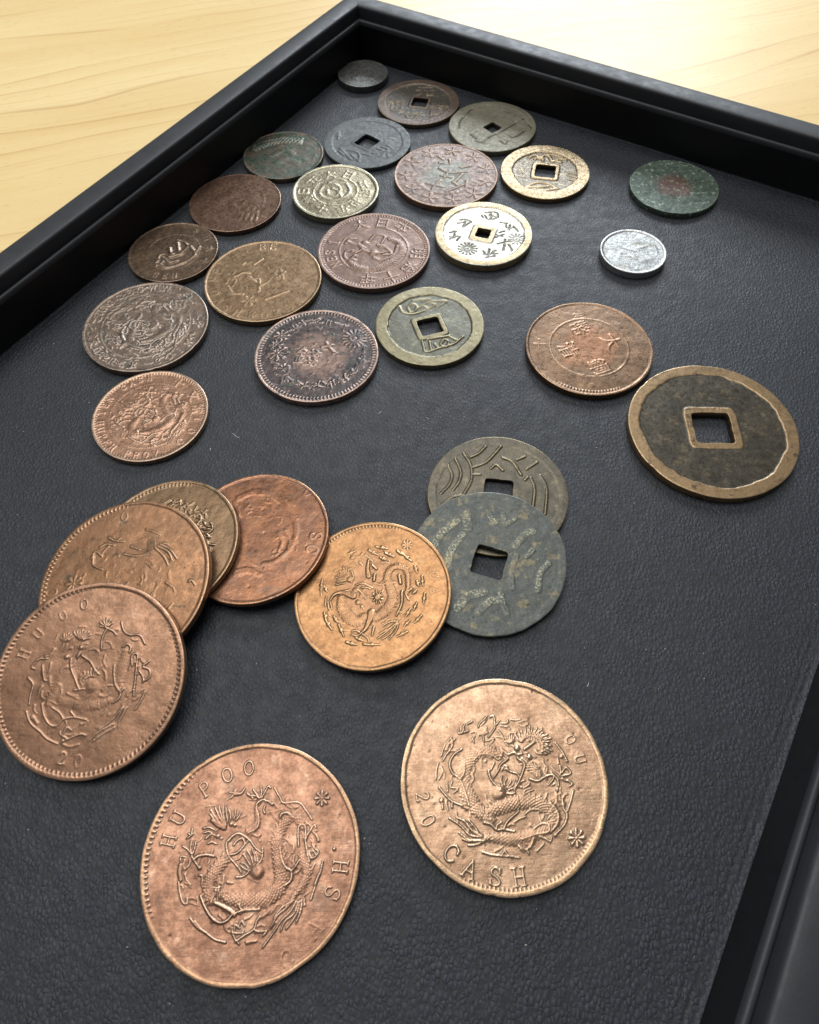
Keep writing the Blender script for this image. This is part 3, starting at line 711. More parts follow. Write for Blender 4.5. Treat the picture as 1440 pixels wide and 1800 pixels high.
 ["B","dragon",[0.1023,0.133,0.1279,0.1125,0.0955,0.0819,0.0716,0.0648,0.0546,0.0341],1,0.0239,[0.043,-0.339,0.19,-0.231,0.26,-0.098,0.23,0.044,0.192,0.18,0.247,0.301,0.364,0.323,0.445,0.24,0.455,0.097,0.446,-0.043]],
 ["L","dragon",0.0716,0.0136,1.3,[-0.002,-0.268,-0.03,-0.367,-0.074,-0.464,-0.134,-0.518]],
 ["L","dragon",0.0512,0.0102,1.2,[-0.228,-0.035,-0.37,0.023,-0.47,0.006,-0.526,-0.073]],
 ["L","dragon",0.0119,0.0085,1,[-0.518,-0.092,-0.495,-0.183]],
 ["L","dragon",0.0119,0.0085,1,[-0.551,-0.089,-0.535,-0.18]],
 ["L","dragon",0.0119,0.0085,1,[-0.573,-0.017,-0.586,-0.142]],
 ["L","dragon",0.0119,0.0085,1,[-0.605,0.145,-0.643,0.073,-0.637,0.005]],
 ["L","dragon",0.0119,0.0085,1,[-0.134,-0.518,-0.199,-0.477,-0.248,-0.489]],
 ["L","dragon",0.0119,0.0085,1,[-0.134,-0.526,-0.183,-0.543,-0.25,-0.528]],
 ["L","dragon",0.0119,0.0085,1,[-0.118,-0.528,-0.054,-0.581,-0.035,-0.635]],
 ["L","dragon",0.0119,0.0085,1,[-0.205,0.11,-0.105,0.132,0.015,0.057]],
 ["L","dragon",0.0119,0.0085,1,[-0.179,0.058,-0.121,-0.003,-0.068,-0.084]],
 ["L","dragon",0.0119,0.0085,1,[-0.13,0.072,-0.055,0.07,-0.013,0.042]],
 ["L","dragon",0.0119,0.0085,1,[-0.456,0.133,-0.389,0.146,-0.339,0.151]],
 ["L","dragon",0.0119,0.0085,1,[-0.255,0.153,-0.231,0.223,-0.257,0.315]],
 ["L","dragon",0.0119,0.0085,1,[-0.47,-0.008,-0.404,0.04,-0.287,0.049]],
 ["L","dragon",0.0102,0.0041,1,[-0.286,0.245,-0.297,0.295,-0.296,0.345]],
 ["L","dragon",0.0102,0.0041,1,[-0.295,0.244,-0.318,0.302,-0.328,0.364]],
 ["L","dragon",0.0102,0.0041,1,[-0.304,0.241,-0.341,0.305,-0.365,0.375]],
 ["L","dragon",0.0102,0.0041,1,[-0.312,0.237,-0.348,0.28,-0.375,0.33]],
 ["L","dragon",0.0102,0.0041,1,[-0.319,0.23,-0.369,0.274,-0.411,0.328]],
 ["L","dragon",0.0102,0.0041,1,[-0.324,0.223,-0.367,0.247,-0.404,0.282]],
 ["L","dragon",0.0102,0.0041,1,[-0.328,0.214,-0.383,0.235,-0.434,0.268]],
 ["L","dragon",0.0102,0.0041,1,[-0.331,0.205,-0.397,0.217,-0.462,0.243]],
 ["L","dragon",0.0102,0.0041,1,[-0.332,0.195,-0.383,0.193,-0.434,0.205]],
 ["L","dragon",0.0102,0.0041,1,[-0.331,0.185,-0.389,0.172,-0.451,0.172]],
 ["D","dragon",0.0477,1.3,[-0.276,0.199]],
 ["D","dragon",0.0375,1,[-0.17,-0.118]],
 ["D","dragon",0.0273,0.8,[-0.12,-0.173]],
 ["D","dragon",0.0443,0.8,[-0.204,0.042]],
 ["D","dragon",0.0443,0.7,[-0.121,-0.034]],
 ["D","dragon",0.0546,1.5,[0.07,-0.07]],
 ["L","dragon",0.0085,0.0034,1,[0.114,-0.057,0.125,-0.049,0.139,-0.049]],
 ["L","dragon",0.0085,0.0034,1,[0.094,-0.029,0.1,-0.011,0.112,0.003]],
 ["L","dragon",0.0085,0.0034,1,[0.063,-0.021,0.055,0.003,0.055,0.029]],
 ["L","dragon",0.0085,0.0034,1,[0.035,-0.036,0.021,-0.027,0.011,-0.012]],
 ["L","dragon",0.0085,0.0034,1,[0.024,-0.066,0.004,-0.069,-0.018,-0.063]],
 ["L","dragon",0.0085,0.0034,1,[0.035,-0.099,0.027,-0.11,0.015,-0.115]],
 ["L","dragon",0.0085,0.0034,1,[0.062,-0.117,0.063,-0.137,0.056,-0.155]],
 ["L","dragon",0.0085,0.0034,1,[0.093,-0.114,0.108,-0.134,0.116,-0.158]],
 ["L","dragon",0.0085,0.0034,1,[0.113,-0.09,0.129,-0.093,0.143,-0.104]],
 ["L","flame",0.0205,0.0443,1.1,[-0.038,0.444,-0.052,0.317,-0.038,0.222]],
 ["L","flame",0.0239,0.0239,1.1,[0.037,0.237,0.029,0.157]],
 ["L","flame",0.0171,0.0171,1,[0.004,0.376,0.059,0.308]],
 ["D","flame",0.0375,1,[-0.246,0.498]],
 ["L","flame",0.0153,0.0153,0.9,[-0.157,0.426,-0.114,0.377]],
 ["L","flame",0.0119,0.0119,0.8,[-0.089,0.522,-0.038,0.481,0.013,0.421]],
 ["L","dragon",0.0119,0.0068,1.1,[0.308,-0.408,0.186,-0.516,0.066,-0.599]],
 ["L","dragon",0.0119,0.0068,1.1,[0.312,-0.425,0.218,-0.551,0.121,-0.613]],
 ["L","dragon",0.0119,0.0068,1.1,[0.316,-0.392,0.22,-0.398,0.131,-0.449]],
 ["L","dragon",0.0119,0.0068,1.1,[0.324,-0.426,0.298,-0.507,0.201,-0.623]],
 ["L","dragon",0.0119,0.0068,1.1,[0.308,-0.416,0.203,-0.484,0.09,-0.542]],
 ["L","dragon",0.0239,0.0136,1.1,[0.376,-0.02,0.369,-0.176,0.302,-0.324]],
 ["L","dragon",0.0273,0.0273,1.1,[0.345,0.198,0.362,0.095]],
 ["L","dragon",0.0136,0.0136,0.9,[0.457,0.061,0.422,-0.041,0.46,-0.131]],
 ["L","dragon",0.0239,0.0102,1.1,[0.026,-0.455,0.002,-0.561]],
 ["L","cloud",0.0188,0.0102,1,[0.056,0.628,0.132,0.6,0.209,0.584]],
 ["D","cloud",0.029,1.1,[0.132,0.606]],
 ["L","cloud",0.0188,0.0102,1,[-0.038,0.585,0.021,0.541,0.081,0.508]],
 ["D","cloud",0.029,1.1,[0.021,0.546]],
 ["L","cloud",0.0188,0.0102,1,[0.174,0.526,0.233,0.489,0.292,0.464]],
 ["D","cloud",0.029,1.1,[0.233,0.495]],
 ["L","cloud",0.0188,0.0102,1,[0.33,0.542,0.377,0.499,0.423,0.468]],
 ["D","cloud",0.029,1.1,[0.377,0.505]],
 ["L","cloud",0.0188,0.0102,1,[0.402,0.495,0.459,0.43,0.516,0.376]],
 ["D","cloud",0.029,1.1,[0.459,0.435]],
 ["L","cloud",0.0188,0.0102,1,[0.547,0.313,0.562,0.261,0.577,0.22]],
 ["D","cloud",0.029,1.1,[0.562,0.267]],
 ["L","cloud",0.0188,0.0102,1,[0.635,0.171,0.639,0.094,0.643,0.029]],
 ["D","cloud",0.029,1.1,[0.639,0.1]],
 ["L","cloud",0.0188,0.0102,1,[0.565,0.106,0.58,0.064,0.595,0.033]],
 ["D","cloud",0.029,1.1,[0.58,0.069]],
 ["L","cloud",0.0188,0.0102,1,[0.659,-0.063,0.649,-0.133,0.641,-0.192]],
 ["D","cloud",0.029,1.1,[0.65,-0.128]],
 ["L","cloud",0.0188,0.0102,1,[0.554,-0.179,0.533,-0.23,0.512,-0.271]],
 ["D","cloud",0.029,1.1,[0.533,-0.225]],
 ["L","cloud",0.0188,0.0102,1,[0.471,-0.258,0.444,-0.305,0.417,-0.342]],
 ["D","cloud",0.029,1.1,[0.444,-0.3]],
 ["L","cloud",0.0188,0.0102,1,[0.609,-0.346,0.559,-0.398,0.51,-0.439]],
 ["D","cloud",0.029,1.1,[0.56,-0.393]],
 ["L","cloud",0.0188,0.0102,1,[0.463,-0.399,0.427,-0.438,0.391,-0.467]],
 ["D","cloud",0.029,1.1,[0.427,-0.433]],
 ["L","cloud",0.0188,0.0102,1,[0.436,-0.533,0.368,-0.566,0.301,-0.589]],
 ["D","cloud",0.029,1.1,[0.368,-0.561]],
 ["L","cloud",0.0188,0.0102,1,[-0.195,-0.568,-0.15,-0.596,-0.105,-0.614]],
 ["D","cloud",0.029,1.1,[-0.15,-0.591]],
 ["L","cloud",0.0188,0.0102,1,[-0.102,-0.657,0.002,-0.672,0.105,-0.677]],
 ["D","cloud",0.029,1.1,[0.002,-0.667]],
 ["L","cloud",0.0188,0.0102,1,[-0.31,-0.618,-0.246,-0.644,-0.182,-0.659]],
 ["D","cloud",0.029,1.1,[-0.246,-0.639]],
 ["L","cloud",0.0188,0.0102,1,[-0.408,-0.391,-0.374,-0.473,-0.34,-0.545]],
 ["D","cloud",0.029,1.1,[-0.374,-0.468]],
 ["L","cloud",0.0188,0.0102,1,[-0.47,-0.281,-0.446,-0.325,-0.422,-0.359]],
 ["D","cloud",0.029,1.1,[-0.446,-0.32]],
 ["L","cloud",0.0188,0.0102,1,[-0.577,-0.311,-0.534,-0.387,-0.491,-0.452]],
 ["D","cloud",0.029,1.1,[-0.534,-0.382]],
 ["L","cloud",0.0188,0.0102,1,[-0.593,-0.224,-0.575,-0.282,-0.557,-0.329]],
 ["D","cloud",0.029,1.1,[-0.575,-0.277]],
 ["L","cloud",0.0188,0.0102,1,[-0.631,0.219,-0.642,0.142,-0.653,0.077]],
 ["D","cloud",0.029,1.1,[-0.642,0.148]],
 ["L","cloud",0.0188,0.0102,1,[-0.599,0.126,-0.581,0.084,-0.563,0.052]],
 ["D","cloud",0.029,1.1,[-0.581,0.089]],
 ["L","cloud",0.0188,0.0102,1,[0.458,-0.016,0.488,0.001,0.518,0.028]],
 ["D","cloud",0.029,1.1,[0.488,0.006]],
 ["L","cloud",0.0188,0.0102,1,[0.513,-0.052,0.536,-0.038,0.56,-0.013]],
 ["D","cloud",0.029,1.1,[0.536,-0.033]],
 ["L","cloud",0.0188,0.0102,1,[-0.209,0.588,-0.261,0.568,-0.312,0.56]],
 ["D","cloud",0.029,1.1,[-0.261,0.574]],
 ["L","cloud",0.0188,0.0102,1,[0.108,0.468,0.148,0.441,0.188,0.425]],
 ["D","cloud",0.029,1.1,[0.148,0.447]],
 ["W","flower",0.065,8,0.7,[0.464,0.62]],
 ["G","letter","C",0.119,0.35,-77.4,[0.79,0.176]],
 ["G","letter","A",0.119,0.35,-92.5,[0.788,-0.035]],
 ["G","letter","S",0.113,0.3,-121.0,[0.699,-0.419]],
 ["F",60,4,0.05,0.58,0.45],
]),
25: dict(c=[-29.12, 62.428, 2.529], n=[-0.0777, 0.0362, 0.9963], D=28.272, t=1.3, hole=None, art=[
 ["C","ring",0.66,0.03,0.25,0,40,200],
 ["L","dragon",0.0697,0.0418,0.6,[-0.267,0.621,-0.033,0.707,0.218,0.612,0.448,0.344,0.554,0.062,0.487,-0.229,0.3,-0.406,0.16,-0.427]],
 ["L","dragon",0.0443,0.0266,0.6,[0.325,0.015,0.378,-0.122,0.345,-0.25]],
 ["L","dragon",0.0317,0.019,0.6,[0.41,0.041,0.478,-0.098,0.458,-0.227]],
 ["L","dragon",0.0824,0.0494,0.6,[-0.171,-0.527,-0.031,-0.506,0.117,-0.58]],
 ["L","dragon",0.0507,0.0304,0.6,[-0.321,0.554,-0.236,0.336]],
 ["L","dragon",0.038,0.0228,0.6,[-0.06,0.674,0.064,0.644]],
 ["L","dragon",0.038,0.0228,0.6,[0.189,0.597,0.287,0.499]],
 ["L","dragon",0.0158,0.0158,0.6,[0.325,0.015,0.372,-0.039]],
 ["L","dragon",0.0158,0.0158,0.6,[0.349,-0.001,0.393,-0.051]],
 ["L","dragon",0.0158,0.0158,0.6,[0.374,-0.016,0.415,-0.063]],
 ["L","dragon",0.0158,0.0158,0.6,[0.398,-0.031,0.436,-0.074]],
 ["L","dragon",0.0158,0.0158,0.6,[0.422,-0.047,0.457,-0.086]],
 ["L","dragon",0.0158,0.0158,0.6,[0.446,-0.062,0.478,-0.098]],
 ["L","dragon",0.0158,0.0158,0.6,[0.471,-0.077,0.499,-0.109]],
 ["G","letter","S",0.158,0.5,-95.4,[0.828,-0.078]],
 ["G","letter","C",0.158,0.5,-108.9,[0.789,-0.27]],
 ["G","letter","O",0.139,0.3,-47.5,[0.698,0.639]],
 ["F",40,8,0.3,0.62,0.4],
]),
26: dict(c=[-45.498, 60.997, 2.856], n=[-0.1089, -0.0095, 0.994], D=28.099, t=1.3, hole=None, art=[
 ["L","dragon",0.02,0.014,0.9965728136337073,[-0.188,0.619,-0.18,0.584,-0.191,0.549]],
 ["L","dragon",0.02,0.014,1.2242837365223682,[-0.137,0.408,-0.118,0.442,-0.12,0.476]],
 ["L","dragon",0.02,0.014,0.901953750682792,[-0.189,0.634,-0.148,0.618,-0.127,0.602]],
 ["L","dragon",0.02,0.014,1.085496352531182,[-0.138,0.604,-0.117,0.571,-0.117,0.537]],
 ["L","dragon",0.02,0.014,1.0928393131556984,[-0.081,0.614,-0.106,0.608,-0.15,0.602]],
 ["L","dragon",0.02,0.014,1.253679977620461,[-0.088,0.549,-0.082,0.584,-0.096,0.619]],
 ["L","dragon",0.02,0.014,1.2826529664400859,[-0.112,0.63,-0.071,0.645,-0.049,0.661]],
 ["L","dragon",0.02,0.014,0.7267263817554701,[-0.043,0.679,-0.05,0.649,-0.078,0.618]],
 ["L","dragon",0.02,0.014,1.2811209780101844,[-0.063,0.611,-0.029,0.637,-0.015,0.662]],
 ["L","dragon",0.02,0.014,0.8003593684189888,[-0.05,0.574,-0.007,0.587,0.015,0.6]],
 ["L","dragon",0.02,0.014,1.1478967341947233,[0.033,0.594,0.011,0.58,-0.031,0.565]],
 ["L","dragon",0.02,0.014,0.7019638160371567,[0.015,0.609,0.032,0.644,0.029,0.678]],
 ["L","dragon",0.02,0.014,1.2258541506111877,[0.007,0.639,0.052,0.642,0.077,0.644]],
 ["L","dragon",0.02,0.014,1.1697818385709136,[0.032,0.496,0.055,0.463,0.058,0.431]],
 ["L","dragon",0.02,0.014,1.2272244808865729,[0.114,0.639,0.091,0.628,0.048,0.617]],
 ["L","dragon",0.02,0.014,0.8983858696450107,[0.094,0.509,0.087,0.478,0.061,0.447]],
 ["L","dragon",0.02,0.014,0.982906071462787,[0.116,0.659,0.131,0.625,0.126,0.59]],
 ["L","dragon",0.02,0.014,0.720509889850439,[0.089,0.536,0.133,0.542,0.158,0.548]],
 ["L","dragon",0.02,0.014,1.2188318949503518,[0.179,0.55,0.154,0.552,0.109,0.555]],
 ["L","dragon",0.02,0.014,0.9175418097362961,[0.14,0.524,0.172,0.55,0.185,0.577]],
 ["L","dragon",0.02,0.014,0.7063307611507404,[0.225,0.583,0.2,0.578,0.156,0.573]],
 ["L","dragon",0.02,0.014,0.7510846061700641,[0.198,0.617,0.224,0.586,0.23,0.556]],
 ["L","dragon",0.02,0.014,1.172432489588413,[0.234,0.496,0.218,0.519,0.183,0.543]],
 ["L","dragon",0.02,0.014,0.9919912003970504,[0.2,0.431,0.214,0.466,0.208,0.501]],
 ["L","dragon",0.02,0.014,0.7686706747818979,[0.252,0.569,0.291,0.589,0.31,0.609]],
 ["L","dragon",0.02,0.014,1.007484789190824,[0.238,0.536,0.274,0.512,0.291,0.489]],
 ["L","dragon",0.02,0.014,1.1659517427276345,[0.239,0.495,0.27,0.468,0.282,0.441]],
 ["L","dragon",0.02,0.014,0.8175116031032961,[0.208,0.414,0.244,0.39,0.259,0.366]],
 ["L","dragon",0.02,0.014,0.9534786676682792,[0.256,0.456,0.284,0.426,0.292,0.396]],
 ["L","dragon",0.02,0.014,1.224572291208002,[0.332,0.477,0.359,0.507,0.366,0.538]],
 ["L","dragon",0.02,0.014,0.996553137271798,[0.263,0.357,0.294,0.386,0.304,0.414]],
 ["L","dragon",0.02,0.014,1.2424434021333415,[0.352,0.414,0.328,0.405,0.284,0.395]],
 ["L","dragon",0.02,0.014,0.8870902841729797,[0.348,0.456,0.393,0.457,0.418,0.458]],
 ["L","dragon",0.02,0.014,1.1293519955918032,[0.408,0.414,0.383,0.417,0.338,0.421]],
 ["L","dragon",0.02,0.014,0.8472647074364581,[0.346,0.38,0.387,0.396,0.408,0.412]],
 ["L","dragon",0.02,0.014,1.160001958223045,[0.468,0.412,0.456,0.44,0.424,0.467]],
 ["L","dragon",0.02,0.014,1.1060400115829083,[0.507,0.471,0.492,0.446,0.458,0.421]],
 ["L","dragon",0.02,0.014,1.2476743172518239,[0.447,0.344,0.443,0.376,0.42,0.409]],
 ["L","dragon",0.02,0.014,0.8833902430686511,[0.391,0.361,0.431,0.343,0.451,0.324]],
 ["L","dragon",0.02,0.014,1.067799706537095,[0.494,0.417,0.512,0.383,0.509,0.349]],
 ["L","dragon",0.02,0.014,1.1626252856720452,[0.415,0.285,0.447,0.312,0.459,0.339]],
 ["L","dragon",0.02,0.014,0.7799528484049437,[0.451,0.318,0.442,0.289,0.414,0.259]],
 ["L","dragon",0.02,0.014,1.1854133559262041,[0.367,0.215,0.399,0.242,0.411,0.27]],
 ["L","dragon",0.02,0.014,0.9231928938514908,[0.386,0.261,0.424,0.24,0.443,0.22]],
 ["L","dragon",0.02,0.014,1.0724980170275482,[0.52,0.24,0.509,0.269,0.478,0.297]],
 ["L","dragon",0.02,0.014,1.2617128472221735,[0.441,0.185,0.422,0.205,0.384,0.225]],
 ["L","dragon",0.02,0.014,0.8960035108385509,[0.456,0.229,0.446,0.2,0.416,0.171]],
 ["L","dragon",0.02,0.014,0.7120599963840908,[0.432,0.192,0.476,0.197,0.501,0.202]],
 ["L","dragon",0.02,0.014,1.180662679787067,[0.589,0.264,0.616,0.233,0.622,0.202]],
 ["L","dragon",0.02,0.014,0.7950794466543263,[0.55,0.214,0.593,0.203,0.617,0.193]],
 ["L","dragon",0.02,0.014,1.0443186893724672,[0.577,0.169,0.552,0.17,0.507,0.171]],
 ["L","dragon",0.02,0.014,1.281084038256308,[0.62,0.209,0.633,0.174,0.625,0.139]],
 ["L","dragon",0.02,0.014,1.10523790964332,[0.473,0.14,0.462,0.111,0.432,0.083]],
 ["L","dragon",0.02,0.014,1.1987577259254332,[0.617,0.149,0.601,0.125,0.565,0.102]],
 ["L","dragon",0.02,0.014,0.9436668465183902,[0.467,0.105,0.509,0.089,0.53,0.074]],
 ["L","dragon",0.02,0.014,1.1221536914458252,[0.538,0.104,0.576,0.083,0.594,0.062]],
 ["L","dragon",0.02,0.014,0.8959704721148012,[0.5,0.023,0.515,0.058,0.509,0.093]],
 ["L","dragon",0.02,0.014,1.239410676670896,[0.541,0.049,0.586,0.048,0.611,0.047]],
 ["L","dragon",0.02,0.014,1.1904947771718786,[0.556,0.006,0.537,0.027,0.499,0.047]],
 ["L","dragon",0.02,0.014,0.7079099875000869,[0.532,-0.009,0.512,0.01,0.473,0.028]],
 ["L","dragon",0.02,0.014,1.1159736196449455,[0.514,0.003,0.49,-0.006,0.447,-0.015]],
 ["L","dragon",0.02,0.014,1.2706396701424403,[0.598,-0.052,0.585,-0.025,0.552,0.001]],
 ["L","dragon",0.02,0.014,0.7406298449256812,[0.556,-0.073,0.585,-0.043,0.595,-0.014]],
 ["L","dragon",0.02,0.014,1.251978477898556,[0.616,-0.067,0.66,-0.07,0.685,-0.073]],
 ["L","dragon",0.02,0.014,0.7548035953442623,[0.581,-0.112,0.577,-0.079,0.554,-0.047]],
 ["L","dragon",0.02,0.014,1.2569465822436445,[0.483,-0.119,0.5,-0.084,0.496,-0.05]],
 ["L","dragon",0.02,0.014,0.789236226338148,[0.617,-0.093,0.633,-0.128,0.629,-0.162]],
 ["L","dragon",0.02,0.014,1.2687569903443063,[0.49,-0.147,0.489,-0.114,0.468,-0.081]],
 ["L","dragon",0.02,0.014,1.1084178192347496,[0.451,-0.091,0.469,-0.125,0.468,-0.159]],
 ["L","dragon",0.02,0.014,0.8574014753931489,[0.502,-0.155,0.546,-0.164,0.57,-0.173]],
]),
27: dict(c=[-51.223, 53.055, 4.11], n=[-0.131, -0.0917, 0.9871], D=31.952, t=1.5, hole=None, art=[
 ["L","dragon",0.0183,0.0105,0.9,[0.18,0.609,0.277,0.573,0.362,0.527]],
 ["L","dragon",0.0183,0.0105,0.9,[-0.261,0.549,-0.173,0.5,-0.065,0.485]],
 ["L","dragon",0.0183,0.0105,0.9,[-0.348,0.435,-0.274,0.469,-0.178,0.447]],
 ["L","dragon",0.0183,0.0105,0.9,[0.355,0.386,0.481,0.309,0.547,0.199]],
 ["L","dragon",0.0183,0.0105,0.9,[0.378,0.41,0.504,0.333,0.595,0.22]],
 ["L","dragon",0.0183,0.0105,0.9,[0.317,0.376,0.436,0.26,0.502,0.151]],
 ["L","dragon",0.0183,0.0105,0.9,[0.025,0.415,0.137,0.366]],
 ["L","dragon",0.0183,0.0105,0.9,[-0.432,0.309,-0.393,0.386,-0.303,0.325]],
 ["L","dragon",0.0183,0.0105,0.9,[0.415,0.42,0.469,0.402]],
 ["L","dragon",0.0183,0.0105,0.9,[0.767,-0.062,0.798,-0.047,0.847,-0.106]],
 ["L","dragon",0.0183,0.0105,0.9,[0.502,-0.053,0.585,-0.11,0.617,-0.163]],
 ["L","dragon",0.0183,0.0105,0.9,[0.566,-0.356,0.608,-0.298]],
 ["L","dragon",0.0183,0.0105,0.9,[-0.04,0.328,0.122,0.288,0.272,0.327]],
 ["L","dragon",0.0183,0.0105,0.9,[-0.41,0.334,-0.391,0.227,-0.275,0.164]],
 ["W","flower",0.089,8,0.7,[-0.589,0.022]],
 ["G","letter","O",0.136,0.4,-266.0,[-0.848,-0.06]],
 ["G","letter","O",0.115,0.35,8.2,[-0.116,0.811]],
 ["F",50,5,0.05,0.6,0.35],
]),
28: dict(c=[-53.524, 35.715, 4.6], n=[-0.0376, -0.177, 0.9835], D=31.976, t=1.6, hole=None, art=[
 ["L","dragon",0.0118,0.0088,1,[-0.21,0.195,-0.195,0.093,-0.134,-0.024,-0.085,-0.111,-0.033,-0.113]],
 ["L","dragon",0.0118,0.0088,1,[-0.101,0.22,-0.01,0.159,0.045,0.084,0.101,0.022]],
 ["L","dragon",0.0118,0.0088,1,[-0.134,-0.126,-0.087,-0.122,-0.045,-0.11]],
 ["L","dragon",0.0118,0.0088,1,[0.095,0.271,0.092,0.39,0.122,0.481]],
 ["L","dragon",0.0118,0.0088,1,[0.112,0.501,0.193,0.46,0.236,0.417]],
 ["L","dragon",0.0118,0.0088,1,[0.273,0.547,0.314,0.455,0.379,0.415,0.486,0.404,0.549,0.313]],
 ["L","dragon",0.0118,0.0088,1,[0.438,0.098,0.423,0.186,0.454,0.22,0.482,0.198,0.482,0.097,0.483,-0.047,0.486,-0.202]],
 ["L","dragon",0.0118,0.0088,1,[0.318,0.292,0.36,0.32,0.402,0.286,0.393,0.231]],
 ["L","dragon",0.0118,0.0088,1,[0.519,0.038,0.562,-0.021,0.565,-0.075]],
 ["L","dragon",0.0118,0.0088,1,[0.55,0.094,0.612,0.138]],
 ["L","dragon",0.0118,0.0088,1,[0.551,0.08,0.621,0.048,0.629,-0.026,0.573,-0.057]],
 ["L","dragon",0.0118,0.0088,1,[0.251,0.105,0.258,0.019,0.286,-0.089,0.343,-0.166,0.332,-0.224,0.274,-0.264]],
 ["L","dragon",0.0118,0.0088,1,[0.343,-0.166,0.37,-0.127]],
 ["L","dragon",0.0118,0.0088,1,[-0.448,-0.246,-0.407,-0.365,-0.336,-0.45,-0.261,-0.461,-0.211,-0.406,-0.097,-0.39,0.031,-0.416]],
 ["L","dragon",0.0118,0.0088,1,[-0.339,-0.284,-0.258,-0.336,-0.213,-0.392]],
 ["L","dragon",0.0118,0.0088,1,[-0.141,-0.333,-0.095,-0.379]],
 ["L","dragon",0.0118,0.0088,1,[0.044,-0.565,-0.016,-0.553,-0.126,-0.593,-0.194,-0.62]],
 ["L","dragon",0.0118,0.0088,1,[-0.14,-0.592,-0.211,-0.552,-0.223,-0.522]],
 ["L","dragon",0.0118,0.0088,1,[-0.19,-0.55,-0.156,-0.483,-0.105,-0.515]],
 ["L","dragon",0.0118,0.0088,1,[-0.182,-0.604,-0.199,-0.631]],
 ["L","dragon",0.0118,0.0088,1,[-0.587,0.105,-0.612,0.123,-0.556,0.194,-0.464,0.205]],
 ["L","dragon",0.0118,0.0088,1,[-0.501,0.134,-0.461,-0.005,-0.438,-0.02]],
 ["L","dragon",0.0118,0.0088,1,[-0.578,0.187,-0.515,0.222,-0.471,0.227]],
 ["L","dragon",0.0118,0.0088,1,[-0.632,0.016,-0.569,-0.051,-0.58,-0.164,-0.58,-0.251]],
 ["L","dragon",0.0118,0.0088,1,[-0.152,0.208,-0.126,0.236,-0.142,0.193]],
 ["L","cloud",0.0103,0.0103,1,[-0.599,-0.317,-0.536,-0.43,-0.427,-0.515,-0.344,-0.586,-0.232,-0.638]],
 ["L","cloud",0.0324,0.0206,0.7,[-0.523,-0.375,-0.467,-0.432]],
 ["L","cloud",0.0177,0.0177,0.5,[-0.176,-0.645,-0.1,-0.668,-0.016,-0.65]],
 ["L","cloud",0.0088,0.0088,0.7,[0.599,-0.164,0.558,-0.26,0.515,-0.335]],
 ["D","dragon",0.0765,0.9,[0.038,-0.087]],
 ["D","dragon",0.0265,1,[-0.258,0.212]],
 ["D","dragon",0.0265,1,[-0.12,0.302]],
 ["L","dragon",0.0088,0.0035,0.9,[-0.259,0.376,-0.247,0.398,-0.23,0.416]],
 ["L","dragon",0.0088,0.0035,0.9,[-0.265,0.38,-0.26,0.41,-0.248,0.438]],
 ["L","dragon",0.0088,0.0035,0.9,[-0.272,0.382,-0.277,0.419,-0.274,0.456]],
 ["L","dragon",0.0088,0.0035,0.9,[-0.279,0.382,-0.291,0.411,-0.298,0.441]],
 ["L","dragon",0.0088,0.0035,0.9,[-0.285,0.38,-0.308,0.41,-0.326,0.444]],
 ["L","dragon",0.0088,0.0035,0.9,[-0.29,0.376,-0.313,0.395,-0.333,0.417]],
 ["L","dragon",0.0088,0.0035,0.9,[-0.293,0.371,-0.325,0.386,-0.355,0.406]],
 ["L","dragon",0.0088,0.0035,0.9,[-0.108,0.375,-0.077,0.39,-0.042,0.398]],
 ["L","dragon",0.0088,0.0035,0.9,[-0.112,0.381,-0.083,0.408,-0.048,0.429]],
 ["L","dragon",0.0088,0.0035,0.9,[-0.117,0.386,-0.095,0.426,-0.064,0.461]],
 ["L","dragon",0.0088,0.0035,0.9,[-0.123,0.389,-0.116,0.427,-0.101,0.461]],
 ["L","dragon",0.0088,0.0035,0.9,[-0.129,0.391,-0.134,0.437,-0.13,0.483]],
 ["L","dragon",0.0088,0.0035,0.9,[-0.135,0.391,-0.149,0.427,-0.157,0.464]],
 ["L","dragon",0.0088,0.0035,0.9,[-0.141,0.389,-0.168,0.428,-0.188,0.47]],
 ["L","dragon",0.0088,0.0035,0.9,[-0.146,0.386,-0.187,0.423,-0.222,0.466]],
 ["L","dragon",0.0103,0.0041,1.0,[0.139,0.511,0.158,0.532,0.181,0.547]],
 ["L","dragon",0.0103,0.0041,1.0,[0.132,0.517,0.14,0.549,0.153,0.579]],
 ["L","dragon",0.0103,0.0041,1.0,[0.124,0.518,0.114,0.559,0.111,0.599]],
 ["L","dragon",0.0103,0.0041,1.0,[0.116,0.517,0.095,0.544,0.078,0.575]],
 ["L","dragon",0.0103,0.0041,1.0,[0.111,0.512,0.076,0.532,0.043,0.558]],
 ["L","dragon",0.0103,0.0041,1.0,[0.108,0.504,0.078,0.508,0.048,0.517]],
 ["L","dragon",0.0088,0.0035,0.8,[0.06,-0.004,0.064,0.018,0.079,0.034]],
 ["L","dragon",0.0088,0.0035,0.8,[0.042,0.003,0.04,0.034,0.049,0.062]],
 ["L","dragon",0.0088,0.0035,0.8,[0.023,0.006,0.01,0.044,0.01,0.083]],
 ["L","dragon",0.0088,0.0035,0.8,[0.005,0.004,-0.012,0.027,-0.019,0.055]],
 ["L","dragon",0.0088,0.0035,0.8,[-0.011,-0.004,-0.039,0.022,-0.058,0.055]],
 ["L","dragon",0.0088,0.0035,0.8,[-0.023,-0.015,-0.046,-0.004,-0.063,0.015]],
 ["L","dragon",0.0088,0.0059,0.9,[0.08,-0.62,0.183,-0.529,0.32,-0.465]],
 ["L","dragon",0.0088,0.0059,0.9,[0.124,-0.625,0.23,-0.551,0.324,-0.497]],
 ["L","dragon",0.0088,0.0059,0.9,[0.167,-0.515,0.287,-0.43,0.375,-0.316]],
